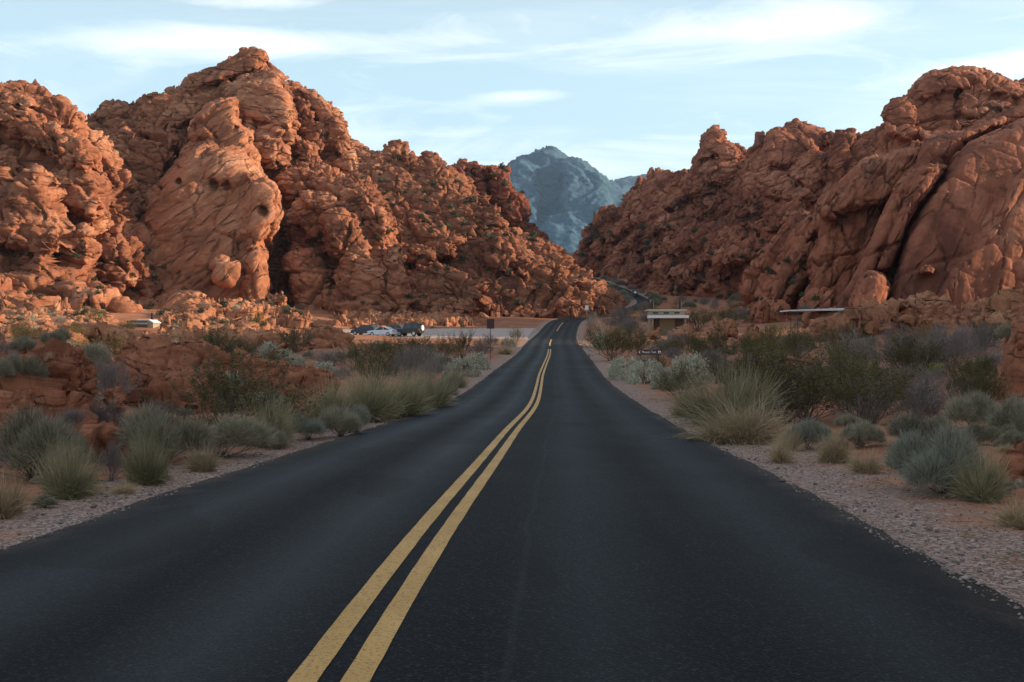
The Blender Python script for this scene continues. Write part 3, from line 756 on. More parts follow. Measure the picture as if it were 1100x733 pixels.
    rock('rock_formation', 'cluster of rounded red domes on the right skyline beside the tooth shaped horn', 'rock formation', M['rock_r'], [
        B([(795, 185), (800, 172), (806, 162), (812, 158), (830, 148), (870, 150), (885, 165), (900, 160), (925, 155), (950, 148), (955, 200), (905, 260), (850, 235), (800, 215)], (300, 245), 9, 18, lean=.7, zb=8, vskip=205),
        B([(850, 160), (905, 152), (960, 150), (960, 240), (850, 240)], 292, 8, 10, lean=.7, zb=8),
        B([(811, 160), (811, 147), (813, 143), (820, 142), (823, 148), (822, 160), (816, 168)], 290, 4, 5, lean=.7, zb=8),
        B([(822, 158), (826, 147), (828, 142), (840, 140), (850, 145), (862, 156), (868, 168), (862, 182), (840, 186), (824, 180)], 280, 7, 11, lean=.7, zb=8),
        B([(838, 143), (845, 135), (855, 132), (862, 131), (875, 135), (884, 140), (892, 142), (895, 150), (892, 158), (880, 163), (866, 160), (850, 150)], 284, 7, 10, lean=.7, zb=8),
        B([(884, 150), (890, 142), (896, 146), (898, 156), (890, 164)], 278, 4, 5, lean=.7, zb=8),
        B([(896, 152), (900, 145), (913, 139), (920, 144), (932, 141), (946, 137), (952, 160), (932, 190), (905, 198), (892, 184)], 254, 7, 11, lean=.7, zb=8),
        B([(858, 170), (880, 165), (892, 178), (890, 196), (870, 206), (856, 192)], 264, 6, 9, lean=.7, zb=8),
        B([(812, 184), (840, 186), (860, 200), (850, 218), (824, 214), (808, 200)], 276, 6, 10, lean=.7, zb=8)],
        .36, 1.0, 83, crack=.8, blocky=.4, bed=.5, bulge=.3, rough=.7, bed_dir=(-.5, 0, 1), cs=(9.0, 3.0), crisp=[
        B([(838, 143), (845, 135), (855, 132), (862, 131), (875, 135), (884, 140), (890, 146), (890, 156), (878, 162), (862, 158), (846, 150)], 283, 8, 9, lean=.7, zb=8),
        B([(823, 158), (826, 147), (829, 142), (840, 140), (850, 146), (862, 158), (866, 168), (856, 178), (838, 180), (826, 174)], 278, 7, 9, lean=.7, zb=8),
        B([(811, 160), (811, 147), (813, 143), (820, 142), (823, 149), (822, 160)], 288, 4, 4, lean=.7, zb=8),
        B([(898, 158), (901, 146), (913, 139), (920, 145), (918, 158), (908, 166)], 252, 5, 6, lean=.7, zb=8)])
    # ---- great right massif
    rock('rock_formation', 'massive striped red crown of rock with a shallow cave at the top right skyline', 'rock formation', M['rock_r'], [
        B([(930, 190), (942, 150), (946, 138), (950, 132), (947, 125), (951, 117), (958, 107), (966, 104), (975, 102), (980, 94), (988, 85), (1002, 77), (1014, 75), (1026, 72), (1045, 72), (1062, 77), (1075, 83), (1089, 90), (1120, 98), (1170, 110), (1170, 230), (1000, 230), (940, 225)], 212, 13, 26, lean=.55, zb=7, vskip=215),
        B([(948, 128), (958, 108), (974, 103), (984, 112), (988, 135), (980, 152), (962, 150), (950, 142)], 201, 6, 10, lean=.55, zb=7),
        B([(984, 92), (1002, 78), (1026, 73), (1046, 73), (1064, 79), (1092, 92), (1110, 102), (1094, 108), (1060, 103), (1036, 98), (1014, 102), (996, 110), (986, 106)], 204, 7, 9, lean=.55, zb=7),
        B([(986, 138), (1000, 144), (1030, 138), (1050, 130), (1080, 118), (1100, 108), (1120, 112), (1110, 128), (1060, 138), (1020, 150), (994, 154)], 198, 6, 8, lean=.55, zb=7),
        B([(1084, 96), (1094, 86), (1104, 83), (1140, 82), (1165, 110), (1110, 112)], 222, 7, 9, lean=.55, zb=7),
        B([(1032, 96), (1060, 102), (1092, 108), (1080, 118), (1050, 128), (1028, 122)], 202, 5, 8, lean=.55, zb=7)],
        .32, 1.0, 97, crack=.7, blocky=.3, bed=.8, rough=.7, bulge=.25, bed_dir=(.2, -.1, 1), cs=(12.0, 4.0))
    rock('cliff', 'smooth tilted red rock face filling the right edge behind the long dark crack', 'cliff', M['rock_cliff'], [
        B([(1022, 176), (1038, 160), (1060, 150), (1082, 136), (1112, 122), (1185, 116), (1185, 350), (946, 350), (954, 322), (964, 284), (974, 252), (1000, 212)], 160, 10, 15, lean=.72, zb=6, power=3.0),
        B([(1176, 350), (1176, 112), (1260, 122), (1350, 160), (1430, 230), (1470, 350)], 166, 10, 26, lean=.72, zb=6),
        B([(1086, 196), (1100, 180), (1185, 160), (1185, 350), (1000, 350), (1003, 322), (1012, 303), (1046, 263), (1072, 236)], 153, 7, 8, lean=.72, zb=6, power=3.0),
        B([(930, 350), (944, 300), (966, 250), (990, 205), (1015, 172), (1050, 145), (1090, 130), (1100, 350)], 178, 6, 12, lean=.72, zb=6),
        B([(986, 290), (996, 282), (1006, 288), (1002, 296), (990, 296)], 148, 3, 5, lean=.72, zb=6)],
        .28, 1.0, 101, crack=.16, blocky=.09, bed=.4, rough=.4, bed_dir=(.8, .1, -.55), cs=(14.0, 5.0), bulge=.12)
    rock('rock_formation', 'steep parallel rock fins leaning right just left of the long dark crack', 'rock formation', M['rock_cliff'], [
        B([(994, 152), (1010, 147), (1035, 140), (1060, 131), (1079, 127), (1074, 135), (1042, 150), (1023, 166), (1013, 180), (1001, 200), (988, 218), (972, 243), (962, 268), (955, 290), (950, 310), (946, 334), (914, 350), (905, 332), (914, 305), (930, 272), (948, 236), (966, 200), (984, 178)], 166, 8, 10, lean=.62, zb=6, power=2.4),
        B([(964, 198), (980, 178), (990, 184), (978, 206), (958, 252), (940, 288), (928, 330), (904, 345), (900, 330), (912, 305), (932, 270), (946, 234)], 162, 6, 7, lean=.62, zb=6),
        B([(920, 304), (934, 290), (950, 296), (956, 308), (950, 330), (930, 336), (914, 328)], 150, 6, 9, lean=.5, zb=6),
        B([(985, 180), (1002, 176), (1016, 178), (1002, 200), (986, 220), (966, 262), (954, 290), (944, 290), (960, 246), (974, 212)], 158, 5, 6, lean=.62, zb=6)],
        .25, 1.0, 103, crack=.25, blocky=.11, bed=.45, rough=.4, bed_dir=(.8, .1, -.55), cs=(11.0, 4.0), bulge=.08)
    rock('rock_formation', 'dark stained overhanging brow of rock above the pale shelter roof', 'rock formation', M['rock_varnish'], [
        B([(876, 222), (886, 208), (898, 198), (912, 188), (928, 174), (955, 168), (980, 160), (996, 152), (990, 172), (972, 194), (964, 212), (946, 222), (922, 222), (906, 226), (896, 236), (884, 236)], 180, 8, 9, lean=.45, zb=6, power=3.5),
        B([(882, 222), (964, 206), (946, 250), (928, 290), (912, 335), (870, 345), (866, 320), (880, 280)], 183, 5, 10, lean=.42, zb=6),
        B([(796, 330), (806, 300), (830, 262), (852, 240), (880, 228), (894, 238), (904, 262), (900, 300), (896, 345), (860, 348), (796, 348)], (222, 190), 9, 18, lean=.6, zb=6),
        B([(800, 300), (826, 268), (850, 240), (878, 222), (892, 232), (868, 262), (840, 300), (822, 330), (802, 330)], (216, 186), 6, 9, lean=.6, zb=6),
        B([(826, 322), (838, 296), (858, 268), (872, 262), (864, 292), (846, 326)], 190, 5, 7, lean=.6, zb=6),
        B([(856, 326), (866, 318), (880, 312), (890, 310), (888, 326), (876, 332), (860, 334)], 166, 4, 6, lean=.5, zb=6),
        B([(868, 276), (884, 262), (894, 282), (888, 306), (872, 310)], 184, 5, 7, lean=.5, zb=6),
        B([(806, 336), (822, 322), (842, 326), (850, 350), (806, 350)], 176, 5, 9, lean=.6, zb=6)],
        .30, 1.0, 107, crack=.6, blocky=.4, bed=.5, rough=.6, bulge=.3, bed_dir=(.8, .1, -.55), cs=(8.0, 3.0))
    rock('rock_ledge', 'low layered red ledges at the foot of the big cliff face', 'rock ledge', M['rock_ledge'], [
        B([(868, 346), (880, 338), (900, 340), (920, 342), (935, 334), (953, 328), (975, 322), (991, 320), (1008, 326), (1016, 333), (1030, 342), (1046, 336), (1064, 328), (1100, 318), (1150, 322), (1150, 362), (868, 362)], (124, 110), 7, 10, lean=1.3, zb=3, vskip=350, step=1.4),
        B([(948, 334), (972, 326), (1000, 326), (1012, 336), (1000, 346), (960, 346)], 114, 4, 5, lean=1.2, zb=3, step=1.4, vskip=345),
        B([(876, 350), (900, 345), (930, 350), (934, 362), (880, 362)], 112, 4, 5, lean=1.2, zb=3, step=1.4, vskip=356),
        B([(1040, 342), (1080, 334), (1120, 338), (1130, 356), (1050, 358)], 106, 4, 6, lean=1.2, zb=3, step=1.4, vskip=352)],
        .2, .4, 109, bed=1.3, bed_dir=(.1, -.1, 1), cs=(9.0, 3.0))
    # ---- low lit outcrops on the left flat
    rock('rock_ledge', 'low knobbly orange ledge below the left dome, brightly lit', 'rock ledge', M['rock_ledge'], [
        B([(-60, 356), (-20, 352), (5, 351), (30, 347), (60, 349), (88, 347), (108, 349), (126, 353), (140, 357), (160, 361), (170, 370), (168, 388), (-60, 390)], (92, 104), 6, 10, lean=1.5, zb=2, vskip=375, step=1.5),
        B([(30, 352), (50, 349), (64, 356), (72, 368), (48, 374), (34, 366)], 90, 3, 5, lean=1.2, zb=2, vskip=375, step=1.2),
        B([(90, 357), (108, 353), (124, 357), (134, 366), (112, 371), (92, 368)], 94, 3, 5, lean=1.2, zb=2, vskip=375, step=1.2),
        B([(58, 364), (78, 360), (92, 370), (84, 382), (60, 382)], 84, 3, 5, lean=1.2, zb=2, vskip=385, step=1.2)],
        .17, .35, 113, blocky=.6, bulge=.4, cs=(9.0, 3.0))
    rock('rock_ledge', 'broad orange apron of broken rock spread below the pitted slab', 'rock ledge', M['rock_ledge'], [
        B([(160, 352), (175, 343), (190, 335), (204, 326), (215, 323), (240, 325), (270, 328), (300, 331), (322, 338), (340, 346), (352, 356), (350, 374), (160, 376)], (150, 168), 6, 14, lean=2.2, zb=4, vskip=362, step=1.5),
        B([(178, 350), (200, 340), (216, 344), (212, 356), (184, 358)], 146, 4, 6, lean=1.6, zb=4, step=1.2),
        B([(236, 360), (250, 352), (268, 345), (280, 352), (276, 364), (244, 368)], 134, 5, 7, lean=1.2, zb=4, step=1.2, vskip=362),
        B([(204, 332), (218, 325), (232, 330), (226, 338), (208, 338)], 172, 3, 5, lean=1.6, zb=4, step=1.2)],
        .25, .45, 127, crack=1.2, blocky=1.2, cs=(7.0, 2.5))
    rock('rock_ledge', 'long broken orange ledge crossing the flat between the little hut and the far left dome', 'rock ledge', M['rock_ledge'], [
        B([(-60, 346), (-20, 340), (10, 338), (34, 341), (60, 338), (88, 339), (112, 342), (124, 347), (122, 366), (-60, 366)], (126, 142), 5, 10, lean=2.0, zb=3, vskip=356, step=1.4),
        B([(0, 346), (24, 341), (46, 345), (50, 356), (10, 358)], 122, 3, 5, lean=1.4, zb=3, step=1.2, vskip=999),
        B([(64, 346), (84, 342), (104, 346), (106, 356), (70, 358)], 126, 3, 5, lean=1.4, zb=3, step=1.2, vskip=999)], .22, .4, 211, crack=1.2, blocky=1.1, bulge=.5, cs=(7, 2.6))
    rock('rock_ledge', 'low stepped orange ledge on the flat just right of the little hut', 'rock ledge', M['rock_ledge'], [
        B([(150, 376), (160, 364), (178, 357), (205, 354), (232, 357), (262, 355), (296, 360), (322, 366), (338, 374), (336, 390), (150, 390)], (112, 118), 5, 9, lean=2.0, zb=2, vskip=380, step=1.4),
        B([(172, 364), (196, 358), (220, 362), (222, 372), (176, 374)], 110, 3, 5, lean=1.4, zb=2, step=1.2, vskip=999),
        B([(250, 366), (276, 360), (304, 366), (306, 376), (254, 378)], 110, 3, 5, lean=1.4, zb=2, step=1.2, vskip=999)], .2, .38, 223, crack=1.2, blocky=1.1, bulge=.5, cs=(7, 2.6))
    rock('rock_ledge', 'strip of low red ledges behind the parked cars', 'rock ledge', M['rock_ledge'], [
        B([(340, 346), (362, 340), (392, 338), (420, 341), (450, 340), (490, 342), (520, 345), (524, 356), (340, 358)], (196, 204), 4, 7, lean=1.6, zb=4.5, vskip=350, step=1.2)], .3, .45, 227, crack=1.2, blocky=1.2, bulge=.5, cs=(6, 2.4))
    rock('boulder_pile', 'pile of tumbled orange boulders at the mouth of the dark vertical gap', 'boulder pile', M['rock_ledge'], [
        B([(268, 340), (272, 330), (284, 326), (300, 326), (312, 332), (318, 344), (266, 346)], 182, 5, 7, lean=.8, zb=5, vskip=340, step=1.2),
        B([(272, 328), (284, 322), (292, 326), (288, 334), (274, 335)], 177, 3, 4, lean=.8, zb=5, step=1.2, vskip=999),
        B([(290, 322), (298, 317), (307, 318), (308, 325), (298, 328), (291, 327)], 178, 3, 4, lean=.8, zb=5, step=1.2, vskip=999)],
        .25, .45, 131, cs=(6, 2.4))
    rock('boulder', 'red boulder slumped like a ramp with a slab on top, left of the parked cars', 'boulder', M['rock_ledge'], [
        B([(324, 372), (330, 358), (340, 351), (352, 352), (362, 357), (370, 365), (380, 374), (370, 382), (326, 384)], 104, 4, 8, lean=.9, zb=1.5, vskip=376, step=1.0),
        B([(337, 352), (340, 348), (350, 347), (358, 349), (359, 354), (348, 357), (340, 356)], 103, 2.4, 3.5, lean=.9, zb=1.5, vskip=999, step=.8)],
        .13, .25, 137, cs=(8, 3))
    rock('boulder', 'broad flat topped red rock behind the tall dark creosote bush on the left', 'boulder', M['rock_near'], [
        B([(136, 402), (144, 388), (154, 381), (172, 378), (200, 379), (235, 382), (262, 390), (290, 393), (320, 400), (345, 409), (360, 420), (364, 436), (350, 448), (300, 450), (150, 452), (138, 436)], (30, 33), 2.2, 18, lean=1.4, zb=0, vskip=438, step=1.8),
        B([(140, 408), (160, 398), (200, 398), (232, 404), (236, 414), (190, 420), (146, 420)], 27.5, 1.0, 7, lean=1.0, zb=0, vskip=999, step=1.5),
        B([(142, 424), (170, 414), (206, 418), (224, 430), (220, 450), (146, 450)], 26.5, 1.0, 8, lean=1.0, zb=0, vskip=440, step=1.5)],
        .055, .13, 139, bed=1.3, bed_dir=(.1, -.1, 1), cs=(10, 3.6))
    rock('boulder', 'large dark red boulder cut by the picture edge at the far left among sagebrush', 'boulder', M['rock_near'], [
        B([(-110, 376), (-40, 364), (-5, 368), (20, 376), (34, 382), (50, 392), (58, 412), (50, 440), (20, 455), (-30, 520), (-110, 540)], 18.5, 1.6, 24, lean=.7, zb=0, vskip=445, step=2),
        B([(36, 386), (44, 378), (56, 384), (72, 392), (88, 402), (93, 422), (84, 442), (66, 448), (46, 440), (38, 412)], 17.3, 1.1, 12, lean=.6, zb=0, vskip=445, step=2),
        B([(-110, 408), (-30, 400), (2, 402), (24, 412), (40, 428), (38, 444), (10, 452), (-30, 520), (-110, 540)], 16.3, 1.1, 14, lean=.6, zb=0, vskip=450, step=2),
        B([(30, 446), (56, 436), (84, 444), (100, 456), (114, 470), (126, 492), (124, 512), (30, 515)], 15.6, .8, 14, lean=.9, zb=0, vskip=500, step=2),
        B([(-40, 446), (0, 438), (24, 444), (32, 460), (20, 485), (-40, 530)], 14.9, .7, 12, lean=.8, zb=0, vskip=480, step=2)],
        .038, .11, 149, bed=.8, bed_dir=(.5, -.1, 1), cs=(7, 2.6), rel=1)
    rock('boulder', 'dark red boulder cut by the picture edge at the far right behind grey brush', 'boulder', M['rock_near'], [
        B([(1066, 425), (1072, 400), (1078, 380), (1086, 350), (1093, 338), (1112, 326), (1150, 322), (1200, 350), (1200, 430), (1066, 440)], 31, 2.2, 15, lean=.35, zb=0, vskip=425, step=2)],
        .06, .15, 151, crack=.25, blocky=.3, bulge=.5, rough=.7, bed=.5, bed_dir=(.8, 0, -.5), cs=(12, 5))
    rock('boulder', 'small low red rock at the right edge beyond the big roadside sagebrush', 'boulder', M['rock_near'], [
        B([(1074, 508), (1082, 492), (1094, 484), (1130, 478), (1160, 490), (1160, 525), (1080, 525)], 12.6, .5, 10, lean=.8, zb=0, vskip=512, step=2)],
        .035, .10, 157, crack=.25, blocky=.5, cs=(8, 3))
    for i, (pts, y0, lab) in enumerate([
        ([(762, 362), (768, 350), (778, 346), (788, 350), (792, 364)], 104, 'small pointed orange rock right of the grey building'),
        ([(722, 362), (728, 355), (738, 354), (744, 364)], 112, 'little orange rock in the brush before the grey building'),
        ([(694, 362), (700, 357), (708, 358), (710, 366)], 108, 'little orange rock left of the little rock before the building'),
        ([(796, 364), (806, 358), (818, 360), (822, 368)], 98, 'flat orange rock in the brush right of the small pointed rock'),
        ([(836, 392), (850, 386), (870, 386), (884, 392), (880, 402), (838, 402)], 42, 'flat orange rock patch among the dark brush on the right'),
        ([(113, 432), (117, 421), (124, 420), (128, 428), (126, 440), (114, 440)], 21.5, 'fist shaped red stone in the twigs beside the dark red boulder'),
        ([(146, 370), (152, 362), (166, 360), (170, 370)], 88, 'small orange rock below the little hut')]):
        zz = {104: 2.4, 112: 2, 108: 2, 98: 2, 42: 0, 21.5: 0, 88: 1.4}[y0]
        sc_ = y0 / 100
        rock('boulder', lab, 'boulder', M['rock_ledge'] if y0 > 30 else M['rock_near'], [B(pts, y0, 1.6 * sc_ + .15, 6, lean=.5, zb=zz, vskip=pts[-1][1] - 1, step=.8)], .12 * sc_ + .01, .22 * sc_ + .02, 200 + i, cs=(8, 3))
    # ---- unseen ridge added outside the frame on the right to shade the road
    parts = [ball((112, 112, 8), (34, 34, 42), 3), ball((104, 78, 6), (34, 34, 40), 4), ball((92, 42, 6), (32, 32, 44), 5), ball((95, 4, 6), (32, 34, 46), 6), ball((95, -40, 6), (32, 40, 46), 7)]
    rock('rock_formation', 'unseen red rock ridge added outside the right edge of the picture to shade the road', 'rock formation', M['rock_r'], parts, 1.3, 1.6, 163)
# ---------------------------------------------------------------- ground, road, mountain
def build_land():
    # ground sheet: fine near the camera and the road, reaching the horizon
    def grow(lo, first, ratio, hi):
        out = [lo]; st = first
        while out[-1] < hi: out.append(out[-1] + st); st *= ratio
        return out
    ys = np.array(sorted([-y for y in grow(0, .5, 1.12, 300)][1:]) + grow(0, .10, 1.0095, 420) + grow(420, 6, 1.09, 9000)[1:])
    xp = grow(0, .11, 1.016, 200) + grow(205, 5, 1.12, 6000)
    xs = np.array(sorted([-x for x in xp][1:]) + xp)
    # shear the columns so that they follow the road
    cx = np.interp(ys, RK[:, 0], RK[:, 1]) * (1 - smooth01((ys - 215) / 40)) + 12 * smooth01((ys - 215) / 40)
    X = xs[None, :] + cx[:, None]; Y = np.repeat(ys[:, None], len(xs), 1)
    Z = ground_z(X.ravel(), Y.ravel())
    off, _ = road_near(X.ravel(), Y.ravel())
    V = np.stack([X.ravel(), Y.ravel(), Z], 1)
    ny, nx = len(ys), len(xs); idx = np.arange(ny * nx).reshape(ny, nx)
    Fq = np.stack([idx[:-1, :-1], idx[:-1, 1:], idx[1:, 1:], idx[1:, :-1]], -1).reshape(-1, 4)
    me = mesh_np('ground', V, Fq, True, {'road_dist': np.abs(off) - HALF, 'lot': lot_mask(X.ravel(), Y.ravel())})
    tag(link('ground', me, M['ground']), 'red desert ground with gravel beside the road', 'ground', kind='structure')
    # road ribbon with slightly ragged edges and a rounded lip
    P = []
    for a, b_ in zip(ROAD[:-1], ROAD[1:]):
        n = max(2, int(np.linalg.norm(b_ - a) / .20))
        for t in np.linspace(0, 1, n, endpoint=False): P.append(a + (b_ - a) * t)
    P = np.array(P)
    # smooth the heights
    kern = np.hanning(61); kern /= kern.sum()
    for c in range(3): P[30:-30, c] = np.convolve(P[:, c], kern, 'same')[30:-30]
    tn = np.gradient(P[:, :2], axis=0); tn /= np.linalg.norm(tn, axis=1)[:, None]
    nr = np.stack([tn[:, 1], -tn[:, 0]], 1)
    s = np.concatenate([[0], np.cumsum(np.linalg.norm(np.diff(P, axis=0), axis=1))])
    q = np.stack([s, np.zeros_like(s), np.zeros_like(s)], 1)
    wl = HALF + .09 * fbm(q / .8, 4, 31, .65) + .03 * fbm(q / 4, 2, 33); wr = HALF + .09 * fbm(q / .8, 4, 35, .65) + .03 * fbm(q / 4, 2, 37)
    fr = np.array([-1.03, -1.0, -.99, -.8, -.6, -.4, -.2, 0, .2, .4, .6, .8, .99, 1.0, 1.03])
    zz = np.array([-.13, -.015, .006, .02, .03, .038, .042, .044, .042, .038, .03, .02, .006, -.015, -.13])
    taper = (1 - .42 * smooth01((P[:, 1] - 235) / 40))[:, None]
    wide = np.where(fr[None] < 0, wl[:, None], wr[:, None]) * fr[None] * taper
    X = P[:, 0:1] + nr[:, 0:1] * wide; Y = P[:, 1:2] + nr[:, 1:2] * wide; Z = P[:, 2:3] + zz[None] + 0 * X
    idx = np.arange(X.size).reshape(X.shape)
    Fq = np.stack([idx[:-1, :-1], idx[:-1, 1:], idx[1:, 1:], idx[1:, :-1]], -1).reshape(-1, 4)
    me = mesh_np('road', np.stack([X.ravel(), Y.ravel(), Z.ravel()], 1), Fq, True, {'lat': wide.ravel()})
    tag(link('road', me, M['asphalt']), 'dark two lane asphalt road running into the canyon', 'road', kind='structure')
    # painted lines
    def line(name, o0, o1, y0, y1, ends=True):
        m_ = (P[:, 1] >= y0) & (P[:, 1] <= y1) & (s < 330)
        p, n_, sS = P[m_], nr[m_], s[m_]
        qq = np.stack([sS, np.zeros_like(sS), np.zeros_like(sS)], 1)
        j0, j1 = .004 * fbm(qq / .3, 2, 43), .004 * fbm(qq / .3, 2, 47)
        cols = [np.full(len(p), o0) + j0, np.full(len(p), (o0 + o1) / 2), np.full(len(p), o1) + j1]
        V, rows = [], len(p)
        for c in cols:
            zc = np.interp(c / HALF, fr, zz)
            V.append(np.stack([p[:, 0] + n_[:, 0] * c, p[:, 1] + n_[:, 1] * c, p[:, 2] + zc + .005], 1))
        V = np.stack(V, 1).reshape(-1, 3); idx = np.arange(rows * 3).reshape(rows, 3)
        Fq = np.stack([idx[:-1, :-1], idx[:-1, 1:], idx[1:, 1:], idx[1:, :-1]], -1).reshape(-1, 4)
        return link(name, mesh_np(name, V, Fq, True), M['paint'])
    c0 = -.255
    tag(line('road_marking', c0 - .182, c0 - .052, -5, 111), 'solid yellow line, the one of the pair nearer the parked cars', 'road marking', kind='structure')
    tag(line('road_marking', c0 + .052, c0 + .182, -5, 111), 'solid yellow line, the one of the pair nearer the grey building', 'road marking', kind='structure')
    tag(line('road_marking', c0 - .10, c0 + .10, 122, 150), 'first broken yellow dash where the double line ends', 'road marking', kind='structure')
    tag(line('road_marking', c0 - .10, c0 + .10, 186, 214), 'second broken yellow dash just below the bend', 'road marking', kind='structure')
    # far limestone mountains
    def mtn(poly, Y0, T, R, vox, lean, seed, lab, spurs=()):
        parts = [B(poly, Y0, T, R, lean=lean, zb=20, vskip=330, step=2.0, back=T * 1.5)] + [B(p, y, t, r, lean=lean, zb=20, vskip=330, step=2) for p, y, t, r in spurs]
        V, Fq = merged(parts, vox); V = relax(V, Fq, 2)
        Nn = normals(V, Fq); Q = V / 100.0
        w = np.stack([vnoise(Q * 1.2, seed + 9 + k) for k in range(3)], 1) * .35
        g = fbm((Q + w) * np.array([1.5, .7, .34]), 5, seed, .45, True)
        g2 = fbm((Q + w) * np.array([3.6, 2.0, .9]), 4, seed + 40, .45, True)
        d = 9 * g + 9 * g2 + 5 * fbm(Q * 9.0, 4, seed + 60, .6, True)
        V = V + Nn * (d - np.percentile(d, 80))[:, None]
        me = mesh_np('mountain', V, Fq, True)
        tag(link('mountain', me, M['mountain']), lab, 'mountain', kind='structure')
    mtn([(480, 340), (500, 230), (524, 196), (541, 182), (551, 175), (562, 168), (571, 167), (577, 162), (585, 157.5), (592, 158), (597, 160), (605, 166), (611, 170), (620, 170), (635, 179), (649, 190), (660, 197), (668, 204), (690, 222), (730, 260), (760, 340)], 1900, 130, 34, 4.5, 1.1, 301,
        'blue grey limestone mountain with a small domed summit at the end of the canyon',
        [([(545, 184), (560, 172), (580, 180), (585, 215), (575, 260), (560, 330), (530, 330), (530, 230)], 1800, 70, 14), ([(600, 172), (622, 172), (645, 190), (660, 215), (650, 270), (640, 330), (610, 330), (602, 230)], 1790, 80, 16), ([(580, 240), (610, 225), (640, 250), (650, 330), (570, 330)], 1720, 70, 18)])
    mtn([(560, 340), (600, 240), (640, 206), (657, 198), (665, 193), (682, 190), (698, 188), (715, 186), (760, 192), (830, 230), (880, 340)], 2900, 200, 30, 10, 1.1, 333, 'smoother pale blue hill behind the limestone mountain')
# ---------------------------------------------------------------- plants
def blades(base, dirn, length, width, droop, seg=2, rs=None):
    """thin tapering curved ribbons; returns verts, tris, t along blade"""
    n = len(base)
    dirn = dirn / (np.linalg.norm(dirn, axis=1)[:, None] + 1e-9)
    side = np.cross(dirn, rs.normal(size=(n, 3))); side /= np.linalg.norm(side, axis=1)[:, None] + 1e-9
    Vs, Ts = [], []
    for k in range(seg + 1):
        t = k / seg
        c = base + dirn * (length * t)[:, None] - np.array([0, 0, 1.0]) * (droop * length * t * t)[:, None]
        if k < seg:
            w = side * (width * (1 - .45 * t) / 2)[:, None]
            Vs += [c - w, c + w]; Ts += [np.full(n, t)] * 2
        else: Vs.append(c); Ts.append(np.full(n, t))
    m = 2 * seg + 1
    V = np.stack(Vs, 1).reshape(-1, 3); T = np.stack(Ts, 1).ravel()
    o = np.arange(n)[:, None] * m; tr = []
    for k in range(seg - 1):
        a = 2 * k; tr += [[a, a + 1, a + 3], [a, a + 3, a + 2]]
    tr.append([2 * seg - 2, 2 * seg - 1, 2 * seg])
    Fq = (o[:, :, None] + np.array(tr)[None]).reshape(-1, 3)
    return V, Fq, T, m

def cone_dirs(n, rs, lo, hi):
    th = np.radians(lo + (hi - lo) * rs.random(n)); ph = rs.random(n) * 2 * math.pi
    return np.stack([np.sin(th) * np.cos(ph), np.sin(th) * np.sin(ph), np.cos(th)], 1)

def blade_mesh(name, base, d, Lh, w, dr, rs, tipk=1.0, seg=2):
    V, Fq, T, m = blades(base, d, Lh, w, dr, seg, rs)
    tint = np.repeat(rs.random(len(base)), m)
    return mesh_np(name, V, Fq, False, {'tint': tint, 'tip': T * tipk * np.repeat(.4 + .6 * rs.random(len(base)), m)})

def clumped(n, k, spread, rs):
    c = rs.normal(size=(k, 2)) * spread; w = rs.random(k) + .25; w /= w.sum()
    q = c[rs.choice(k, n, p=w)] + rs.normal(size=(n, 2)) * spread * .35
    return np.concatenate([q, np.zeros((n, 1))], 1)

def leaf_quads(C, size, rs, nrm=None):
    n = len(C)
    a = rs.normal(size=(n, 3)); a /= np.linalg.norm(a, axis=1)[:, None]
    b_ = np.cross(a, rs.normal(size=(n, 3))); b_ /= np.linalg.norm(b_, axis=1)[:, None]
    a = a * size[:, None]; b_ = b_ * (size * .5)[:, None]
    V = np.stack([C - a, C + b_, C + a, C - b_], 1).reshape(-1, 3)
    Fq = (np.arange(n)[:, None] * 4 + np.arange(4)[None]).astype(int)
    return V, Fq

def branches(rs, nmain, lo, hi, Lm, levels, kids, spread, w0, upk=.25, jit=.25):
    """recursive thin branching; returns start, dir, length, width lists"""
    out = []; ends = []
    def grow(p, d, Ln, w, lev):
        segs = 3; 
        for s in range(segs):
            d = d + rs.normal(size=3) * jit * .5; d[2] += upk * .15; d /= np.linalg.norm(d)
            q = p + d * Ln / segs
            out.append((p, d * Ln / segs, w * (1 - .2 * s)))
            p = q
            if lev < levels and s > 0:
                for _ in range(kids):
                    e = d + rs.normal(size=3) * spread; e[2] += upk; e /= np.linalg.norm(e)
                    grow(p, e, Ln * rs.uniform(.45, .7), w * .6, lev + 1)
        ends.append((p, d, lev))
    for d in cone_dirs(nmain, rs, lo, hi):
        grow(np.array([rs.normal() * .05, rs.normal() * .05, 0.0]), d, Lm * rs.uniform(.7, 1.1), w0, 0)
    return out, ends

def stick_mesh(name, out, rs):
    """each twig piece is a three sided tapering stick"""
    P0 = np.array([o[0] for o in out]); D = np.array([o[1] for o in out]); w = np.array([o[2] for o in out])
    n = len(P0); dn = D / (np.linalg.norm(D, axis=1)[:, None] + 1e-9)
    a = np.cross(dn, np.array([.3, .5, .81])); a /= np.linalg.norm(a, axis=1)[:, None] + 1e-9
    b_ = np.cross(dn, a)
    V = []
    for c, ww in ((P0, w), (P0 + D, w * .75)):
        for k in range(3):
            an = k * 2.0944
            V.append(c + (a * math.cos(an) + b_ * math.sin(an)) * (ww / 2)[:, None])
    V = np.stack(V, 1).reshape(-1, 3)
    q = np.array([[0, 1, 4, 3], [1, 2, 5, 4], [2, 0, 3, 5]])
    Fq = (np.arange(n)[:, None, None] * 6 + q[None]).reshape(-1, 4)
    return mesh_np(name, V, Fq, False, {'tint': np.repeat(rs.random(n), 6), 'tip': np.zeros(n * 6)})

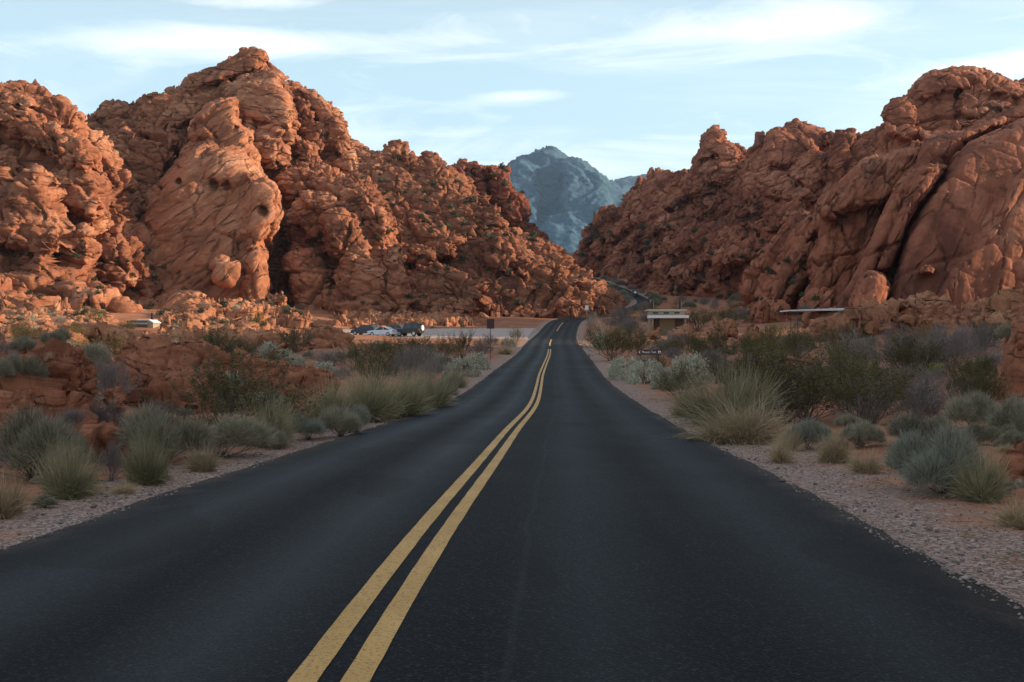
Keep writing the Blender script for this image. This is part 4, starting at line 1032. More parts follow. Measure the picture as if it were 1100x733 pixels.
PL = {}
def make_plants():
    for var in range(3):
        rs = np.random.default_rng(100 + var)
        # grey-green sagebrush mound: fuzzy, round, dense
        n = 9500
        lob = np.array([[0, 0, .34], [.45, .1, .24], [-.42, .2, .26], [.1, -.45, .22], [-.1, .42, .25]]) + rs.normal(size=(5, 3)) * np.array([.16, .16, .05])
        lr = np.array([.54, .42, .44, .42, .42]) * rs.uniform(.72, 1.18, 5); k = rs.integers(0, 5, n)
        dd = rs.normal(size=(n, 3)); dd[:, 2] = np.abs(dd[:, 2]) * 1.1 - .12; dd /= np.linalg.norm(dd, axis=1)[:, None]
        base = lob[k] + dd * (lr[k] * (.45 + .42 * rs.random(n)))[:, None]; base[:, 2] = np.maximum(base[:, 2], .02)
        d = dd * .8 + rs.normal(size=(n, 3)) * .38 + np.array([0, 0, .55])
        fol = blade_mesh('sage_foliage', base, d, .13 + .19 * rs.random(n), .0055 + .006 * rs.random(n), .08 + .25 * rs.random(n), rs)
        out, _ = branches(rs, 34, 10, 80, .74, 1, 2, .45, .014)
        PL['sage', var] = [('foliage', fol, 'sage'), ('stems', stick_mesh('stems', out, rs), 'stem')]
        PL['sageblue', var] = [('foliage', fol, 'sageblue'), ('stems', PL['sage', var][1][1], 'stem')]
        # rabbitbrush: upright green blades with straw tips
        n = 3600
        base = clumped(n, 9, .26, rs); base[:, 2] = rs.random(n) * .12
        d = cone_dirs(n, rs, 2, 74) + rs.normal(size=(n, 3)) * .16; d[:, :2] += base[:, :2] * 1.3
        fol = blade_mesh('rabbit_foliage', base, d, (.32 + .78 * rs.random(n) ** 1.8), .005 + .005 * rs.random(n), .05 + .30 * rs.random(n), rs, seg=3)
        out, _ = branches(rs, 14, 5, 60, .45, 1, 2, .4, .016)
        PL['rabbit', var] = [('foliage', fol, 'rabbit'), ('stems', stick_mesh('stems', out, rs), 'stem')]
        # blond bunch grass
        n = 1100
        base = clumped(n, 6, .15, rs)
        d = cone_dirs(n, rs, 2, 62); d[:, :2] += base[:, :2] * 1.5
        PL['grass', var] = [('blades', blade_mesh('grass_blades', base, d, .3 + .85 * rs.random(n) ** 1.4, .007 + .007 * rs.random(n), .15 + .5 * rs.random(n), rs, seg=3), 'grass')]
        # big weeping tussock
        n = 3800
        base = clumped(n, 8, .24, rs)
        d = cone_dirs(n, rs, 5, 72); d[:, :2] += base[:, :2] * 1.4
        PL['tussock', var] = [('blades', blade_mesh('tussock_blades', base, d, .35 + .9 * rs.random(n) ** 1.35, .005 + .005 * rs.random(n), .25 + .5 * rs.random(n), rs, seg=3), 'grass')]
        # creosote: many upright open stems, leaves toward the ends
        out, ends = branches(rs, 26, 6, 62, .62, 2, 2, .34, .016, .22, .22)
        stems = stick_mesh('stems', out, rs)
        E = np.array([o[0] + o[1] * t for o in out for t in (.35, .9) if o[2] < .0125])
        rep = max(1, int(4600 / max(len(E), 1)))
        C = np.repeat(E, rep, 0) + rs.normal(size=(len(E) * rep, 3)) * .026
        V, Fq = leaf_quads(C, .012 + .010 * rs.random(len(C)), rs)
        fol = mesh_np('creosote_foliage', V, Fq, False, {'tint': np.repeat(np.repeat(rs.random(len(E)), rep) * .7 + .3 * rs.random(len(C)), 4), 'tip': np.zeros(len(V))})
        PL['creosote', var] = [('foliage', fol, 'creosote'), ('stems', stems, 'stem')]
        # bare grey twigs
        out, ends = branches(rs, 42, 5, 74, .60, 2, 3, .42, .016, .18, .3)
        PL['dry', var] = [('twigs', stick_mesh('dry_twigs', out, rs), 'dry')]
        # pale brittlebush: low dome of leafy rosettes
        k = 75
        th = np.arccos(rs.random(k) * .95); ph = rs.random(k) * 2 * math.pi
        c = np.stack([np.sin(th) * np.cos(ph), np.sin(th) * np.sin(ph), np.cos(th) * .8 + .05], 1) * (.72 + .2 * rs.random(k))[:, None]
        C = np.repeat(c, 42, 0) + rs.normal(size=(k * 42, 3)) * .085; C[:, 2] = np.maximum(C[:, 2], .01)
        V, Fq = leaf_quads(C, .035 + .025 * rs.random(len(C)), rs)
        fol = mesh_np('brittlebush_foliage', V, Fq, False, {'tint': np.repeat(rs.random(len(C)) * .6 + np.repeat(rs.random(k), 42) * .4, 4), 'tip': np.zeros(len(V))})
        out, _ = branches(rs, 14, 10, 75, .5, 1, 2, .4, .02)
        PL['pale', var] = [('foliage', fol, 'pale'), ('stems', stick_mesh('stems', out, rs), 'stem')]
        PL['yellowgreen', var] = [('foliage', fol, 'yellowgreen'), ('stems', PL['pale', var][1][1], 'stem')]
        # little dark scrub for the far slopes
        n = 130
        dd = rs.normal(size=(n, 3)); dd[:, 2] = np.abs(dd[:, 2]) * .8; dd /= np.linalg.norm(dd, axis=1)[:, None]
        V, Fq = leaf_quads(dd * (.35 + .6 * rs.random(n))[:, None], .16 + .12 * rs.random(n), rs)
        PL['scrub', var] = [('foliage', mesh_np('scrub_foliage', V, Fq, False, {'tint': np.repeat(rs.random(n), 4), 'tip': np.zeros(n * 4)}), 'scrub')]

KIND = {'sage': ('sagebrush', 'bush'), 'sageblue': ('sagebrush', 'bush'), 'rabbit': ('rabbitbrush', 'bush'), 'grass': ('grass_tuft', 'grass tuft'), 'tussock': ('grass_tussock', 'grass tuft'),
        'creosote': ('creosote_bush', 'bush'), 'dry': ('dry_bush', 'dry bush'), 'pale': ('brittlebush', 'bush'), 'yellowgreen': ('brittlebush', 'bush'), 'scrub': ('scrub_bush', 'bush')}
EXT = {}   # natural half width and height of each plant mesh set
def extent(kind, var):
    if (kind, var) not in EXT:
        P = []
        for _, me, _ in PL[kind, var]:
            a = np.empty(len(me.vertices) * 3, np.float32); me.vertices.foreach_get('co', a); P.append(a.reshape(-1, 3))
        P = np.concatenate(P)
        EXT[kind, var] = (np.percentile(np.abs(P[:, 0]), 97), np.percentile(P[:, 2], 98.5))
    return EXT[kind, var]

def plant(kind, x, y, z, w, h, label=None, group=None, parts=True, prnd=random):
    """w = full width, h = height in metres; shares mesh data between copies"""
    var = prnd.randrange(3); hw, hh = extent(kind, var)
    nm, cat = KIND[kind]
    pieces = PL[kind, var]
    for _, me, mt in pieces:
        pass
    if len(pieces) == 1 or not parts:
        o = bpy.data.objects.new(nm, pieces[0][1]); COL.objects.link(o); root = o
        if not o.data.materials: o.data.materials.append(M[pieces[0][2]])
    else:
        root = bpy.data.objects.new(nm, None); COL.objects.link(root); root.empty_display_size = .2
        for pn, me, mt in pieces:
            c = bpy.data.objects.new(pn, me); COL.objects.link(c); c.parent = root
    root.location = (x, y, z - .02 * h); root.rotation_euler = (prnd.uniform(-.05, .05), prnd.uniform(-.05, .05), prnd.uniform(0, 6.28))
    s = w / 2 / hw; root.scale = (s, s * prnd.uniform(.85, 1.15), h / hh)
    tag(root, label, cat, group)
    return root

def prep_plant_materials():
    # material slots live on the shared meshes; meshes used with two materials get a copy
    seen = {}
    for key in list(PL):
        new = []
        for pn, me, mt in PL[key]:
            if me.name in seen and seen[me.name] != mt: me = me.copy(); me.materials.clear()
            if not me.materials: me.materials.append(M[mt])
            seen[me.name] = mt; new.append((pn, me, mt))
        PL[key] = new
# ---------------------------------------------------------------- the bushes that the photograph shows one by one
# (u centre, v of the base, width px, height px, kind, label)
NEAR = [
 (36, 514, 100, 72, 'sage', 'big dark grey green sagebrush at the left picture edge, nearest one to the road shoulder'),
 (73, 536, 60, 56, 'rabbit', 'green brush with straw tips in front of the big left edge sagebrush'),
 (6, 556, 42, 46, 'grass', 'yellow grass tuft at the left picture edge beside the gravel'),
 (48, 546, 24, 13, 'sage', 'tiny dark sagebrush sprig on the gravel edge below the left brush'),
 (120, 517, 42, 42, 'dry', 'bare grey twig bush between the two straw tipped brushes on the left'),
 (157, 520, 48, 50, 'rabbit', 'rounded brush with straw tips left of the pale sagebrush pair'),
 (136, 531, 24, 12, 'grass', 'small yellow grass tuft alone on the left gravel'),
 (175, 498, 92, 60, 'sage', 'broad pale sagebrush in front of the tall dark creosote bush'),
 (240, 492, 74, 44, 'sage', 'pale sagebrush at the right foot of the tall creosote bush'),
 (112, 478, 58, 50, 'dry', 'purple grey twig bush tucked behind the broad pale sagebrush'),
 (219, 507, 36, 28, 'grass', 'blond grass tuft before the pale sagebrush on the left shoulder'),
 (212, 466, 40, 24, 'grass', 'blond grass rising behind the broad pale sagebrush'),
 (246, 474, 150, 104, 'creosote', 'tall dark open creosote bush before the flat topped red rock'),
 (292, 480, 48, 46, 'rabbit', 'straw coloured brush at the right side of the tall creosote bush'),
 (330, 473, 40, 26, 'sageblue', 'low green sagebrush cushion on the left shoulder right of the straw brush'),
 (295, 483, 30, 22, 'sage', 'small grey sagebrush under the straw brush by the left shoulder'),
 (360, 460, 54, 46, 'rabbit', 'pale yellow green brush, first of the long clump left of the road'),
 (394, 453, 58, 50, 'rabbit', 'tallest pale yellow green brush in the clump left of the road'),
 (430, 449, 58, 44, 'rabbit', 'pale yellow green brush at the right middle of the clump left of the road'),
 (458, 440, 46, 40, 'rabbit', 'fuzzy tan brush at the far end of the clump left of the road'),
 (366, 470, 48, 32, 'sage', 'grey sagebrush at the near foot of the yellow green clump'),
 (382, 464, 38, 28, 'sageblue', 'blue grey round sagebrush in front of the yellow green clump'),
 (428, 447, 30, 20, 'sageblue', 'small blue green sagebrush at the road edge below the clump'),
 (473, 428, 28, 22, 'sage', 'grey sagebrush just beyond the fuzzy tan brush'),
 (487, 417, 24, 18, 'rabbit', 'round olive sage ball by the left road edge'),
 (496, 405, 36, 20, 'pale', 'pale brittlebush dome left of the bend in the road'),
 (512, 397, 28, 17, 'pale', 'pale brittlebush at the foot of the brown square sign'),
 (540, 381, 22, 9, 'grass', 'low blond grass patch beyond the brown square sign'),
 (546, 373, 17, 10, 'pale', 'little pale bush by the left turnoff'),
 (425, 404, 54, 42, 'creosote', 'olive creosote bush just below the parked cars'),
 (382, 398, 38, 32, 'creosote', 'olive creosote bush below the navy car'),
 (473, 390, 48, 30, 'creosote', 'olive creosote bush in front of the gravel car park'),
 (497, 385, 42, 30, 'creosote', 'olive creosote bush left of the brown square sign post'),
 (404, 388, 44, 24, 'creosote', 'wide olive creosote bush directly before the silver sedan'),
 (447, 381, 40, 20, 'creosote', 'olive creosote bush below the rear of the black off-roader'),
 (452, 396, 46, 24, 'dry', 'grey twig bush below the middle of the gravel car park'),
 (516, 384, 30, 20, 'dry', 'grey twig bush just left of the brown sign post'),
 (478, 399, 44, 18, 'sage', 'long grey sagebrush mound below the gravel car park'),
 (555, 371, 18, 20, 'creosote', 'dark green bush standing right at the left turnoff'),
 (438, 408, 48, 38, 'dry', 'spray of bare grey stems in front of the olive creosote below the cars'),
 (463, 407, 32, 26, 'dry', 'bare grey twig bush above the olive sage ball'),
 (526, 375, 28, 16, 'dry', 'dark twig bush right of the brown sign post'),
 (354, 393, 48, 17, 'dry', 'low dark twig bush right of the slumped red boulder'),
 (348, 405, 28, 15, 'pale', 'whitish bush behind the flat topped red rock, right end'),
 (232, 387, 46, 38, 'creosote', 'upright olive creosote bush above the left end of the flat rock'),
 (259, 388, 32, 26, 'creosote', 'dark creosote bush at the back edge of the flat topped rock'),
 (317, 379, 36, 28, 'creosote', 'olive creosote bush left of the slumped red boulder'),
 (290, 384, 22, 16, 'pale', 'round whitish bush behind the flat topped rock, upper one'),
 (306, 387, 18, 11, 'pale', 'small whitish bush between two larger whitish bushes'),
 (316, 397, 26, 15, 'pale', 'whitish bush on the back of the flat topped rock'),
 (188, 383, 50, 17, 'dry', 'dark low twig bush on the left edge of the flat rock'),
 (270, 369, 24, 11, 'dry', 'dark twig bush on the orange apron'),
 (137, 358, 16, 12, 'creosote', 'small dark bush at the left end of the little hut'),
 (24, 374, 54, 30, 'creosote', 'dark brush on the knobbly orange ledge at the left edge'),
 (88, 397, 54, 26, 'sage', 'grey sagebrush above the dark red boulder'),
 (128, 392, 54, 34, 'creosote', 'dark green creosote bush below the little hut'),
 (62, 384, 40, 17, 'sage', 'flat grey sagebrush along the top of the dark red boulder'),
 (118, 436, 66, 56, 'dry', 'tall bare twig bush between the dark red boulder and the flat rock'),
 (1012, 530, 98, 70, 'sageblue', 'big rounded blue grey sagebrush nearest the right road shoulder'),
 (1056, 540, 50, 52, 'rabbit', 'straw coloured brush leaning on the big right sagebrush'),
 (1094, 568, 42, 30, 'grass', 'green yellow grass tuft cut by the right picture edge'),
 (808, 476, 80, 40, 'tussock', 'big weeping blond tussock beside the right shoulder'),
 (786, 459, 96, 58, 'rabbit', 'large spiky green brush with straw tips behind the blond tussock'),
 (732, 449, 24, 24, 'grass', 'pale grass tuft left of the large spiky brush'),
 (840, 497, 32, 22, 'grass', 'short golden grass tuft on the gravel right of the blond tussock'),
 (868, 483, 46, 32, 'sageblue', 'blue green cushion bush right of the blond tussock'),
 (848, 485, 22, 26, 'grass', 'thin blond grass between the tussock and the blue green cushion'),
 (898, 498, 36, 30, 'tussock', 'blond grass clump right of the blue green cushion'),
 (925, 481, 40, 28, 'sage', 'grey sagebrush behind the blond grass clump on the right'),
 (934, 509, 38, 24, 'grass', 'dry golden grass patch left of the big rounded sagebrush'),
 (866, 452, 92, 68, 'creosote', 'dark creosote bush behind the blue green cushion'),
 (930, 458, 92, 74, 'creosote', 'widest dark creosote bush in the middle of the right brush'),
 (984, 452, 78, 58, 'dry', 'dark grey twig bush right of the widest creosote bush'),
 (984, 480, 64, 34, 'sage', 'low grey sagebrush above the big rounded one on the right'),
 (1044, 460, 50, 38, 'sage', 'grey sagebrush behind and above the straw brush on the right'),
 (1086, 468, 48, 40, 'sage', 'grey sagebrush at the right edge below the dark boulder'),
 (920, 398, 62, 42, 'dry', 'grey twig bush above the widest creosote bush'),
 (968, 402, 72, 52, 'dry', 'tall grey twig bush left of the yellow green spot'),
 (1020, 396, 62, 48, 'dry', 'pale grey twig bush behind the yellow green spot'),
 (1052, 388, 42, 42, 'dry', 'pale twig bush against the dark boulder at the right edge'),
 (906, 375, 54, 30, 'creosote', 'olive creosote bush at the foot of the layered ledges'),
 (1066, 373, 34, 26, 'creosote', 'olive bush on the ledges near the dark right boulder'),
 (1001, 404, 28, 14, 'yellowgreen', 'low bright yellow green bush among the grey twigs on the right'),
 (770, 390, 52, 38, 'creosote', 'olive creosote bush below the small pointed orange rock'),
 (802, 387, 40, 30, 'creosote', 'olive creosote bush right of the small pointed orange rock'),
 (660, 388, 52, 38, 'creosote', 'olive creosote bush at the right road edge by the bend'),
 (688, 382, 40, 30, 'creosote', 'olive creosote bush behind the brown arrow sign'),
 (686, 399, 36, 17, 'dry', 'low grey twig bush right under the brown arrow sign'),
 (708, 400, 38, 19, 'creosote', 'low olive creosote bush at the right foot of the brown arrow sign'),
 (720, 384, 46, 28, 'dry', 'grey twig bush right of the brown arrow sign'),
 (746, 390, 46, 34, 'creosote', 'olive creosote bush under the grey building'),
 (672, 408, 34, 24, 'pale', 'pale cushion bush at the right road edge before the brown arrow sign'),
 (694, 412, 42, 24, 'pale', 'wide pale cushion bush below the brown arrow sign'),
 (730, 430, 56, 42, 'creosote', 'dark leafy bush left of the large spiky brush'),
 (742, 412, 40, 30, 'pale', 'whitish brittlebush behind the dark leafy bush'),
 (715, 418, 28, 22, 'pale', 'whitish brittlebush beside the dark leafy bush, road side'),
 (641, 366, 26, 28, 'dry', 'grey twig bush at the right road edge up by the rise'),
 (664, 356, 36, 28, 'dry', 'grey twig bush left of the grey building'),
 (646, 375, 18, 16, 'pale', 'tan tuft at the right road edge below the twig bush'),
 (750, 356, 34, 24, 'creosote', 'dark creosote bush touching the right wall of the building'),
 (778, 352, 34, 22, 'creosote', 'dark creosote bush right of the building above the pointed rock'),
 (636, 350, 12, 14, 'dry', 'small twig bush under the white roadside sign'),
 (826, 382, 50, 34, 'creosote', 'dark creosote bush below the left end of the shelter'),
 (852, 384, 40, 24, 'dry', 'dark twig bush below the shelter roof'),
]
# sight lines that stay open in the photograph: u0, v0, u1, v1, distance of the thing seen
VIEWS = [(124, 330, 172, 354, 115), (378, 344, 452, 363, 154), (516, 340, 538, 384, 80), (682, 372, 714, 383, 64), (694, 324, 743, 350, 148), (840, 328, 914, 337, 122), (440, 349, 560, 362, 150)]
def build_bushes():
    pr = random.Random(3)
    spots = []
    for (u, v, w, h, kind, lab) in NEAR:
        x, y, z = ground_hit(u, v)
        mpp = y / F
        o = plant(kind, x, y, z, w * mpp, h * mpp * .98, lab, prnd=pr)
        spots.append((x, y, w * mpp / 2))
    # bushes sitting on the dark red boulder (dropped on to its surface)
    for (u, v, w, h, kind, lab) in [(34, 409, 28, 28, 'sage', 'round dark sagebrush growing in a notch of the dark red boulder'), (4, 408, 32, 30, 'sage', 'sagebrush on the dark red boulder cut by the left edge')]:
        o, d = Vector((0, 0, EYE)), Vector(((u - CU) / F, 1, (CV - v) / F)).normalized()
        hit = None
        for r in ROCKS['boulder']:
            ok, loc, nn, _ = r.ray_cast(o - r.location, d)
            if ok and (hit is None or loc.y + r.location.y < hit.y): hit = loc + r.location
        if hit is None: hit = Vector(ground_hit(u, v))
        mpp = hit.y / F; plant(kind, hit.x, hit.y + .1, hit.z - .05, w * mpp, h * mpp, lab, prnd=pr)
    # the loose scatter over the flats
    shared = {
        ('l', 'creosote'): 'olive creosote bush, one of many scattered over the left flat', ('l', 'sage'): 'small grey sagebrush, one of many scattered over the left flat', ('l', 'pale'): 'small whitish bush, one of many scattered over the left flat',
        ('l', 'dry'): 'low dark twig bush, one of many scattered over the left flat', ('l', 'grass'): 'small straw grass tuft, one of many dotted over the left flat',
        ('r', 'creosote'): 'olive creosote bush, one of many scattered over the right flat', ('r', 'sage'): 'small grey sagebrush, one of many scattered over the right flat', ('r', 'pale'): 'small whitish bush, one of many scattered over the right flat',
        ('r', 'dry'): 'low dark twig bush, one of many scattered over the right flat', ('r', 'grass'): 'small straw grass tuft, one of many dotted over the right flat'}
    count = 0; tries = 0
    pts = []
    while count < 285 and tries < 9000:
        tries += 1
        side = pr.choice('llrrr')
        y = math.exp(pr.uniform(math.log(11), math.log(205)))
        rx = float(np.interp(y, RK[:, 0], RK[:, 1]))
        mx = min(560 / F * y + 2, 120)
        off = pr.uniform(HALF + 1.9, mx)
        x = rx - off if side == 'l' else rx + off
        u = CU + F * x / y
        if not -20 < u < 1120: continue
        if float(lot_mask(np.array([x]), np.array([y]))[0]) > .02: continue
        if -40 < x < -2 and 128 < y < 156 and pr.random() < .6: continue
        near_edge = off < HALF + 3.2
        if y < 26: kind = pr.choice(['grass', 'grass', 'sage', 'dry'])
        elif side == 'l': kind = pr.choice(['creosote', 'sage', 'sage', 'pale', 'dry', 'grass'] if y < 130 else ['sage', 'sage', 'pale', 'creosote'])
        else: kind = pr.choice(['creosote', 'creosote', 'sage', 'dry', 'dry', 'pale'])
        if near_edge: kind = pr.choice(['grass', 'pale', 'sage'])
        w = {'creosote': pr.uniform(1.4, 2.8), 'sage': pr.uniform(.6, 1.3), 'pale': pr.uniform(.6, 1.2), 'dry': pr.uniform(.9, 1.9), 'grass': pr.uniform(.25, .5)}[kind]
        h = w * {'creosote': .75, 'sage': .62, 'pale': .55, 'dry': .6, 'grass': .7}[kind]
        if y < 26: w *= .45; h *= .45
        if near_edge: w *= .6; h *= .5
        if any((x - a) ** 2 + (y - b_) ** 2 < (.55 * (w / 2 + c)) ** 2 for a, b_, c in spots): continue
        if any(abs(x - a) < c and abs(y - b_) < e for a, b_, c, e in KEEP): continue
        z = float(ground_z([x], [y])[0])
        # stand on a rock where one lies over the ground
        for nm in ('rock_ledge', 'boulder'):
            for r in ROCKS.get(nm, []):
                ok, loc, nn, _ = r.ray_cast(Vector((x, y, 60)) - r.location, Vector((0, 0, -1)))
                if ok: z = max(z, loc.z + r.location.z)
        vb = CV - F * (z - EYE) / y; vt = vb - h * 1.1 * F / y; hw = w * .6 * F / y
        if any(u + hw > a and u - hw < c and vt < d and vb > b_ and y < Yd for a, b_, c, d, Yd in VIEWS): continue
        spots.append((x, y, w / 2)); pts.append((side, kind, x, y, z, w, h)); count += 1
    more = 0; tries = 0
    while more < 125 and tries < 5000:                              # small bushes dotted over the bright flat below the left rocks
        tries += 1
        y = pr.uniform(75, 225); x = -pr.uniform(9, .56 * y)
        u = CU + F * x / y
        if u < -20 or float(lot_mask(np.array([x]), np.array([y]))[0]) > .02: continue
        kind = pr.choice(['sage', 'pale', 'sage', 'creosote', 'dry'])
        w = {'creosote': pr.uniform(1.2, 2.4), 'sage': pr.uniform(.6, 1.4), 'pale': pr.uniform(.6, 1.3), 'dry': pr.uniform(1.0, 2.2)}[kind]; h = w * .6
        if any((x - a) ** 2 + (y - b_) ** 2 < (.55 * (w / 2 + c)) ** 2 for a, b_, c in spots): continue
        z = float(ground_z([x], [y])[0])
        for nm in ('rock_ledge', 'boulder'):
            for r in ROCKS.get(nm, []):
                ok, loc, nn, _ = r.ray_cast(Vector((x, y, 60)) - r.location, Vector((0, 0, -1)))
                if ok: z = max(z, loc.z + r.location.z)
        vb = CV - F * (z - EYE) / y; vt = vb - h * 1.1 * F / y; hw = w * .6 * F / y
        if any(u + hw > a and u - hw < c and vt < d and vb > b_ and y < Yd for a, b_, c, d, Yd in VIEWS): continue
        if any(abs(x - a) < c and abs(y - b_) < e for a, b_, c, e in KEEP): continue
        spots.append((x, y, w / 2)); pts.append(('l', kind, x, y, z, w, h)); more += 1
    more = 0; tries = 0
    while more < 60 and tries < 3000:                               # brush below the far bend of the road
        tries += 1
        y = pr.uniform(170, 300); u = pr.uniform(632, 815); x = (u - CU) / F * y
        o_, _ = road_near(np.array([x]), np.array([y]))
        if abs(o_[0]) < 6: continue
        kind = pr.choice(['creosote', 'dry', 'dry', 'creosote', 'sage'])
        w = pr.uniform(2.2, 4.2); h = w * pr.uniform(.5, .7)
        if any((x - a) ** 2 + (y - b_) ** 2 < (.5 * (w / 2 + c)) ** 2 for a, b_, c in spots): continue
        if any(abs(x - a) < c and abs(y - b_) < e for a, b_, c, e in KEEP): continue
        z = float(ground_z([x], [y])[0])
        spots.append((x, y, w / 2)); pts.append(('r', kind, x, y, z, w, h)); more += 1
    for k in range(len(ROAD)):                                      # brush along both edges of the canyon road
        if not 250 < ROAD[k, 1] < 415 or k % 2: continue
        for sd in (-1, 1):
            if pr.random() < .25: continue
            o_ = sd * pr.uniform(3.6, 5.6); x = ROAD[k, 0] + RNORM[k, 0] * o_; y = ROAD[k, 1] + RNORM[k, 1] * o_
            kind = pr.choice(['dry', 'creosote', 'dry', 'sage']); w = pr.uniform(2.0, 3.6); h = w * pr.uniform(.45, .7)
            pts.append(('r', kind, x, y, float(ground_z([x], [y])[0]), w, h))
    for side, kind, x, y, z, w, h in pts:
        lab = shared[side, kind]
        plant(kind, x, y, z, w, h, lab, {'l': 'plants scattered over the left flat', 'r': 'plants scattered over the right flat'}[side] + ' (' + KIND[kind][0].replace('_', ' ') + ')', parts=y < 60, prnd=pr)
    # loose stones on the shoulders: far too many to count, one object
    rs = np.random.default_rng(77); n = 16000
    y = np.exp(rs.uniform(math.log(3.6), math.log(48), n)); sd = rs.choice([-1, 1], n)
    off = HALF - .16 + np.abs(rs.normal(size=n)) * 1.0
    x = np.interp(y, RK[:, 0], RK[:, 1]) + sd * off
    r = np.exp(rs.normal(size=n) * .5) * .008
    oct_ = np.array([[1, 0, 0], [0, 1, 0], [-1, 0, 0], [0, -1, 0], [0, 0, .7], [0, 0, -.7]], float)
    V = oct_[None] * (1 + .35 * rs.normal(size=(n, 6, 1))) * r[:, None, None]
    th = rs.random(n) * 6.28; c, s_ = np.cos(th)[:, None], np.sin(th)[:, None]
    V = np.stack([V[..., 0] * c - V[..., 1] * s_, V[..., 0] * s_ + V[..., 1] * c, V[..., 2]], -1)
    V += np.stack([x, y, np.where(off < HALF + .02, road_near(x, y)[1] - .002, ground_z(x, y)) + r * .35], 1)[:, None]
    tri = np.array([[0, 1, 4], [1, 2, 4], [2, 3, 4], [3, 0, 4], [1, 0, 5], [2, 1, 5], [3, 2, 5], [0, 3, 5]])
    me = mesh_np('gravel', V.reshape(-1, 3), (np.arange(n)[:, None, None] * 6 + tri[None]).reshape(-1, 3), False, {'tint': np.repeat(rs.random(n), 6), 'tip': np.zeros(n * 6)})
    tag(link('gravel', me, M['stone']), 'loose grey and red stones strewn along both road shoulders', 'gravel', kind='stuff')
    # dead twigs and straw blown on to the shoulders: one object
    n = 2600
    y = np.exp(rs.uniform(math.log(5), math.log(42), n)); sd = rs.choice([-1, 1], n)
    off = HALF + .5 + np.abs(rs.normal(size=n)) * 1.9; x = np.interp(y, RK[:, 0], RK[:, 1]) + sd * off
    a = rs.random(n) * 6.28; ln = .05 + .22 * rs.random(n) ** 2
    z = ground_z(x, y) + .012
    out = [((x[k], y[k], z[k]), (math.cos(a[k]) * ln[k], math.sin(a[k]) * ln[k], rs.normal() * .02), .004 + .006 * rs.random()) for k in range(n)]
    tag(link('litter', stick_mesh('litter', [(np.array(p), np.array(d), w_) for p, d, w_ in out], rs), M['grass']), 'dead twigs and straw lying on the road shoulders', 'litter', kind='stuff')
    # small rocks lying about on the left flat
    protos = []
    for k in range(4):
        V, Fq = merged([ball((0, 0, .2), (1.0, .8, .62), 40 + k, 14)], .07)
        V = weather(V, Fq, .16, 400 + k, crack=.3, blocky=1.5, bulge=.8, cs=(5, 2.2))
        me = mesh_np('boulder', V, Fq, smooth=False); me.materials.append(M['rock_ledge']); protos.append(me)
    n = 0; t = 0
    while n < 95 and t < 4000:
        t += 1
        y = pr.uniform(62, 185); x = -pr.uniform(15, .55 * y); u = CU + F * x / y
        if u < -15 or float(lot_mask(np.array([x]), np.array([y]))[0]) > .02: continue
        if any(abs(x - a) < c and abs(y - b_) < e for a, b_, c, e in KEEP): continue
        r = math.exp(pr.gauss(-.35, .5)) * .9
        z = float(ground_z([x], [y])[0])
        vt = CV - F * (z + r * .8 - EYE) / y; hw = r * F / y; vb = CV - F * (z - EYE) / y
        if any(u + hw > a and u - hw < c and vt < d and vb > b_ and y < Yd for a, b_, c, d, Yd in VIEWS): continue
        o = bpy.data.objects.new('boulder', pr.choice(protos)); COL.objects.link(o)
        o.location = (x, y, z - .1 * r); o.rotation_euler = (pr.uniform(-.3, .3), pr.uniform(-.3, .3), pr.uniform(0, 6.28)); o.scale = (r * pr.uniform(.8, 1.5), r, r * pr.uniform(.6, 1.1))
        tag(o, 'small orange rock, one of many lying loose on the left flat', 'boulder', 'small rocks lying loose on the left flat'); n += 1
    # dark scrub rooted in the joints of the far slopes
    boxes = [((385, 165, 660, 330), 105, 'hill'), ((20, 270, 180, 345), 30, 'dome'), ((640, 230, 880, 325), 55, 'slope'), ((160, 325, 340, 352), 30, 'apron')]
    labs = {'hill': ('dark scrub bush on the boulder hill, one of many', 'scrub on the boulder hill'), 'dome': ('dark scrub bush at the foot of the left dome, one of many', 'scrub below the left dome'),
            'slope': ('dark scrub bush on the right rubble slope, one of many', 'scrub on the right slope'), 'apron': ('small scrub bush on the orange apron, one of many', 'scrub on the orange apron')}
    rocks = ROCKS['rock_formation'] + ROCKS['rock_ledge']
    for (u0, v0, u1, v1), n, key in boxes:
        got = 0; t = 0
        while got < n and t < 40 * n:
            t += 1
            u = pr.uniform(u0, u1); v = pr.uniform(v0, v1)
            o, d = Vector((0, 0, EYE)), Vector(((u - CU) / F, 1, (CV - v) / F)).normalized()
            hit = None; hn = None
            for r in rocks:
                ok, loc, nn, _ = r.ray_cast(o - r.location, d)
                if ok and (hit is None or loc.y + r.location.y < hit.y): hit = loc + r.location; hn = nn
            if hit is None or hn.z < .55: continue
            w = pr.uniform(.7, 2.0) * (hit.y / 250)
            plant('scrub', hit.x, hit.y, hit.z, w, w * pr.uniform(.5, .8), labs[key][0], labs[key][1], parts=False, prnd=pr); got += 1
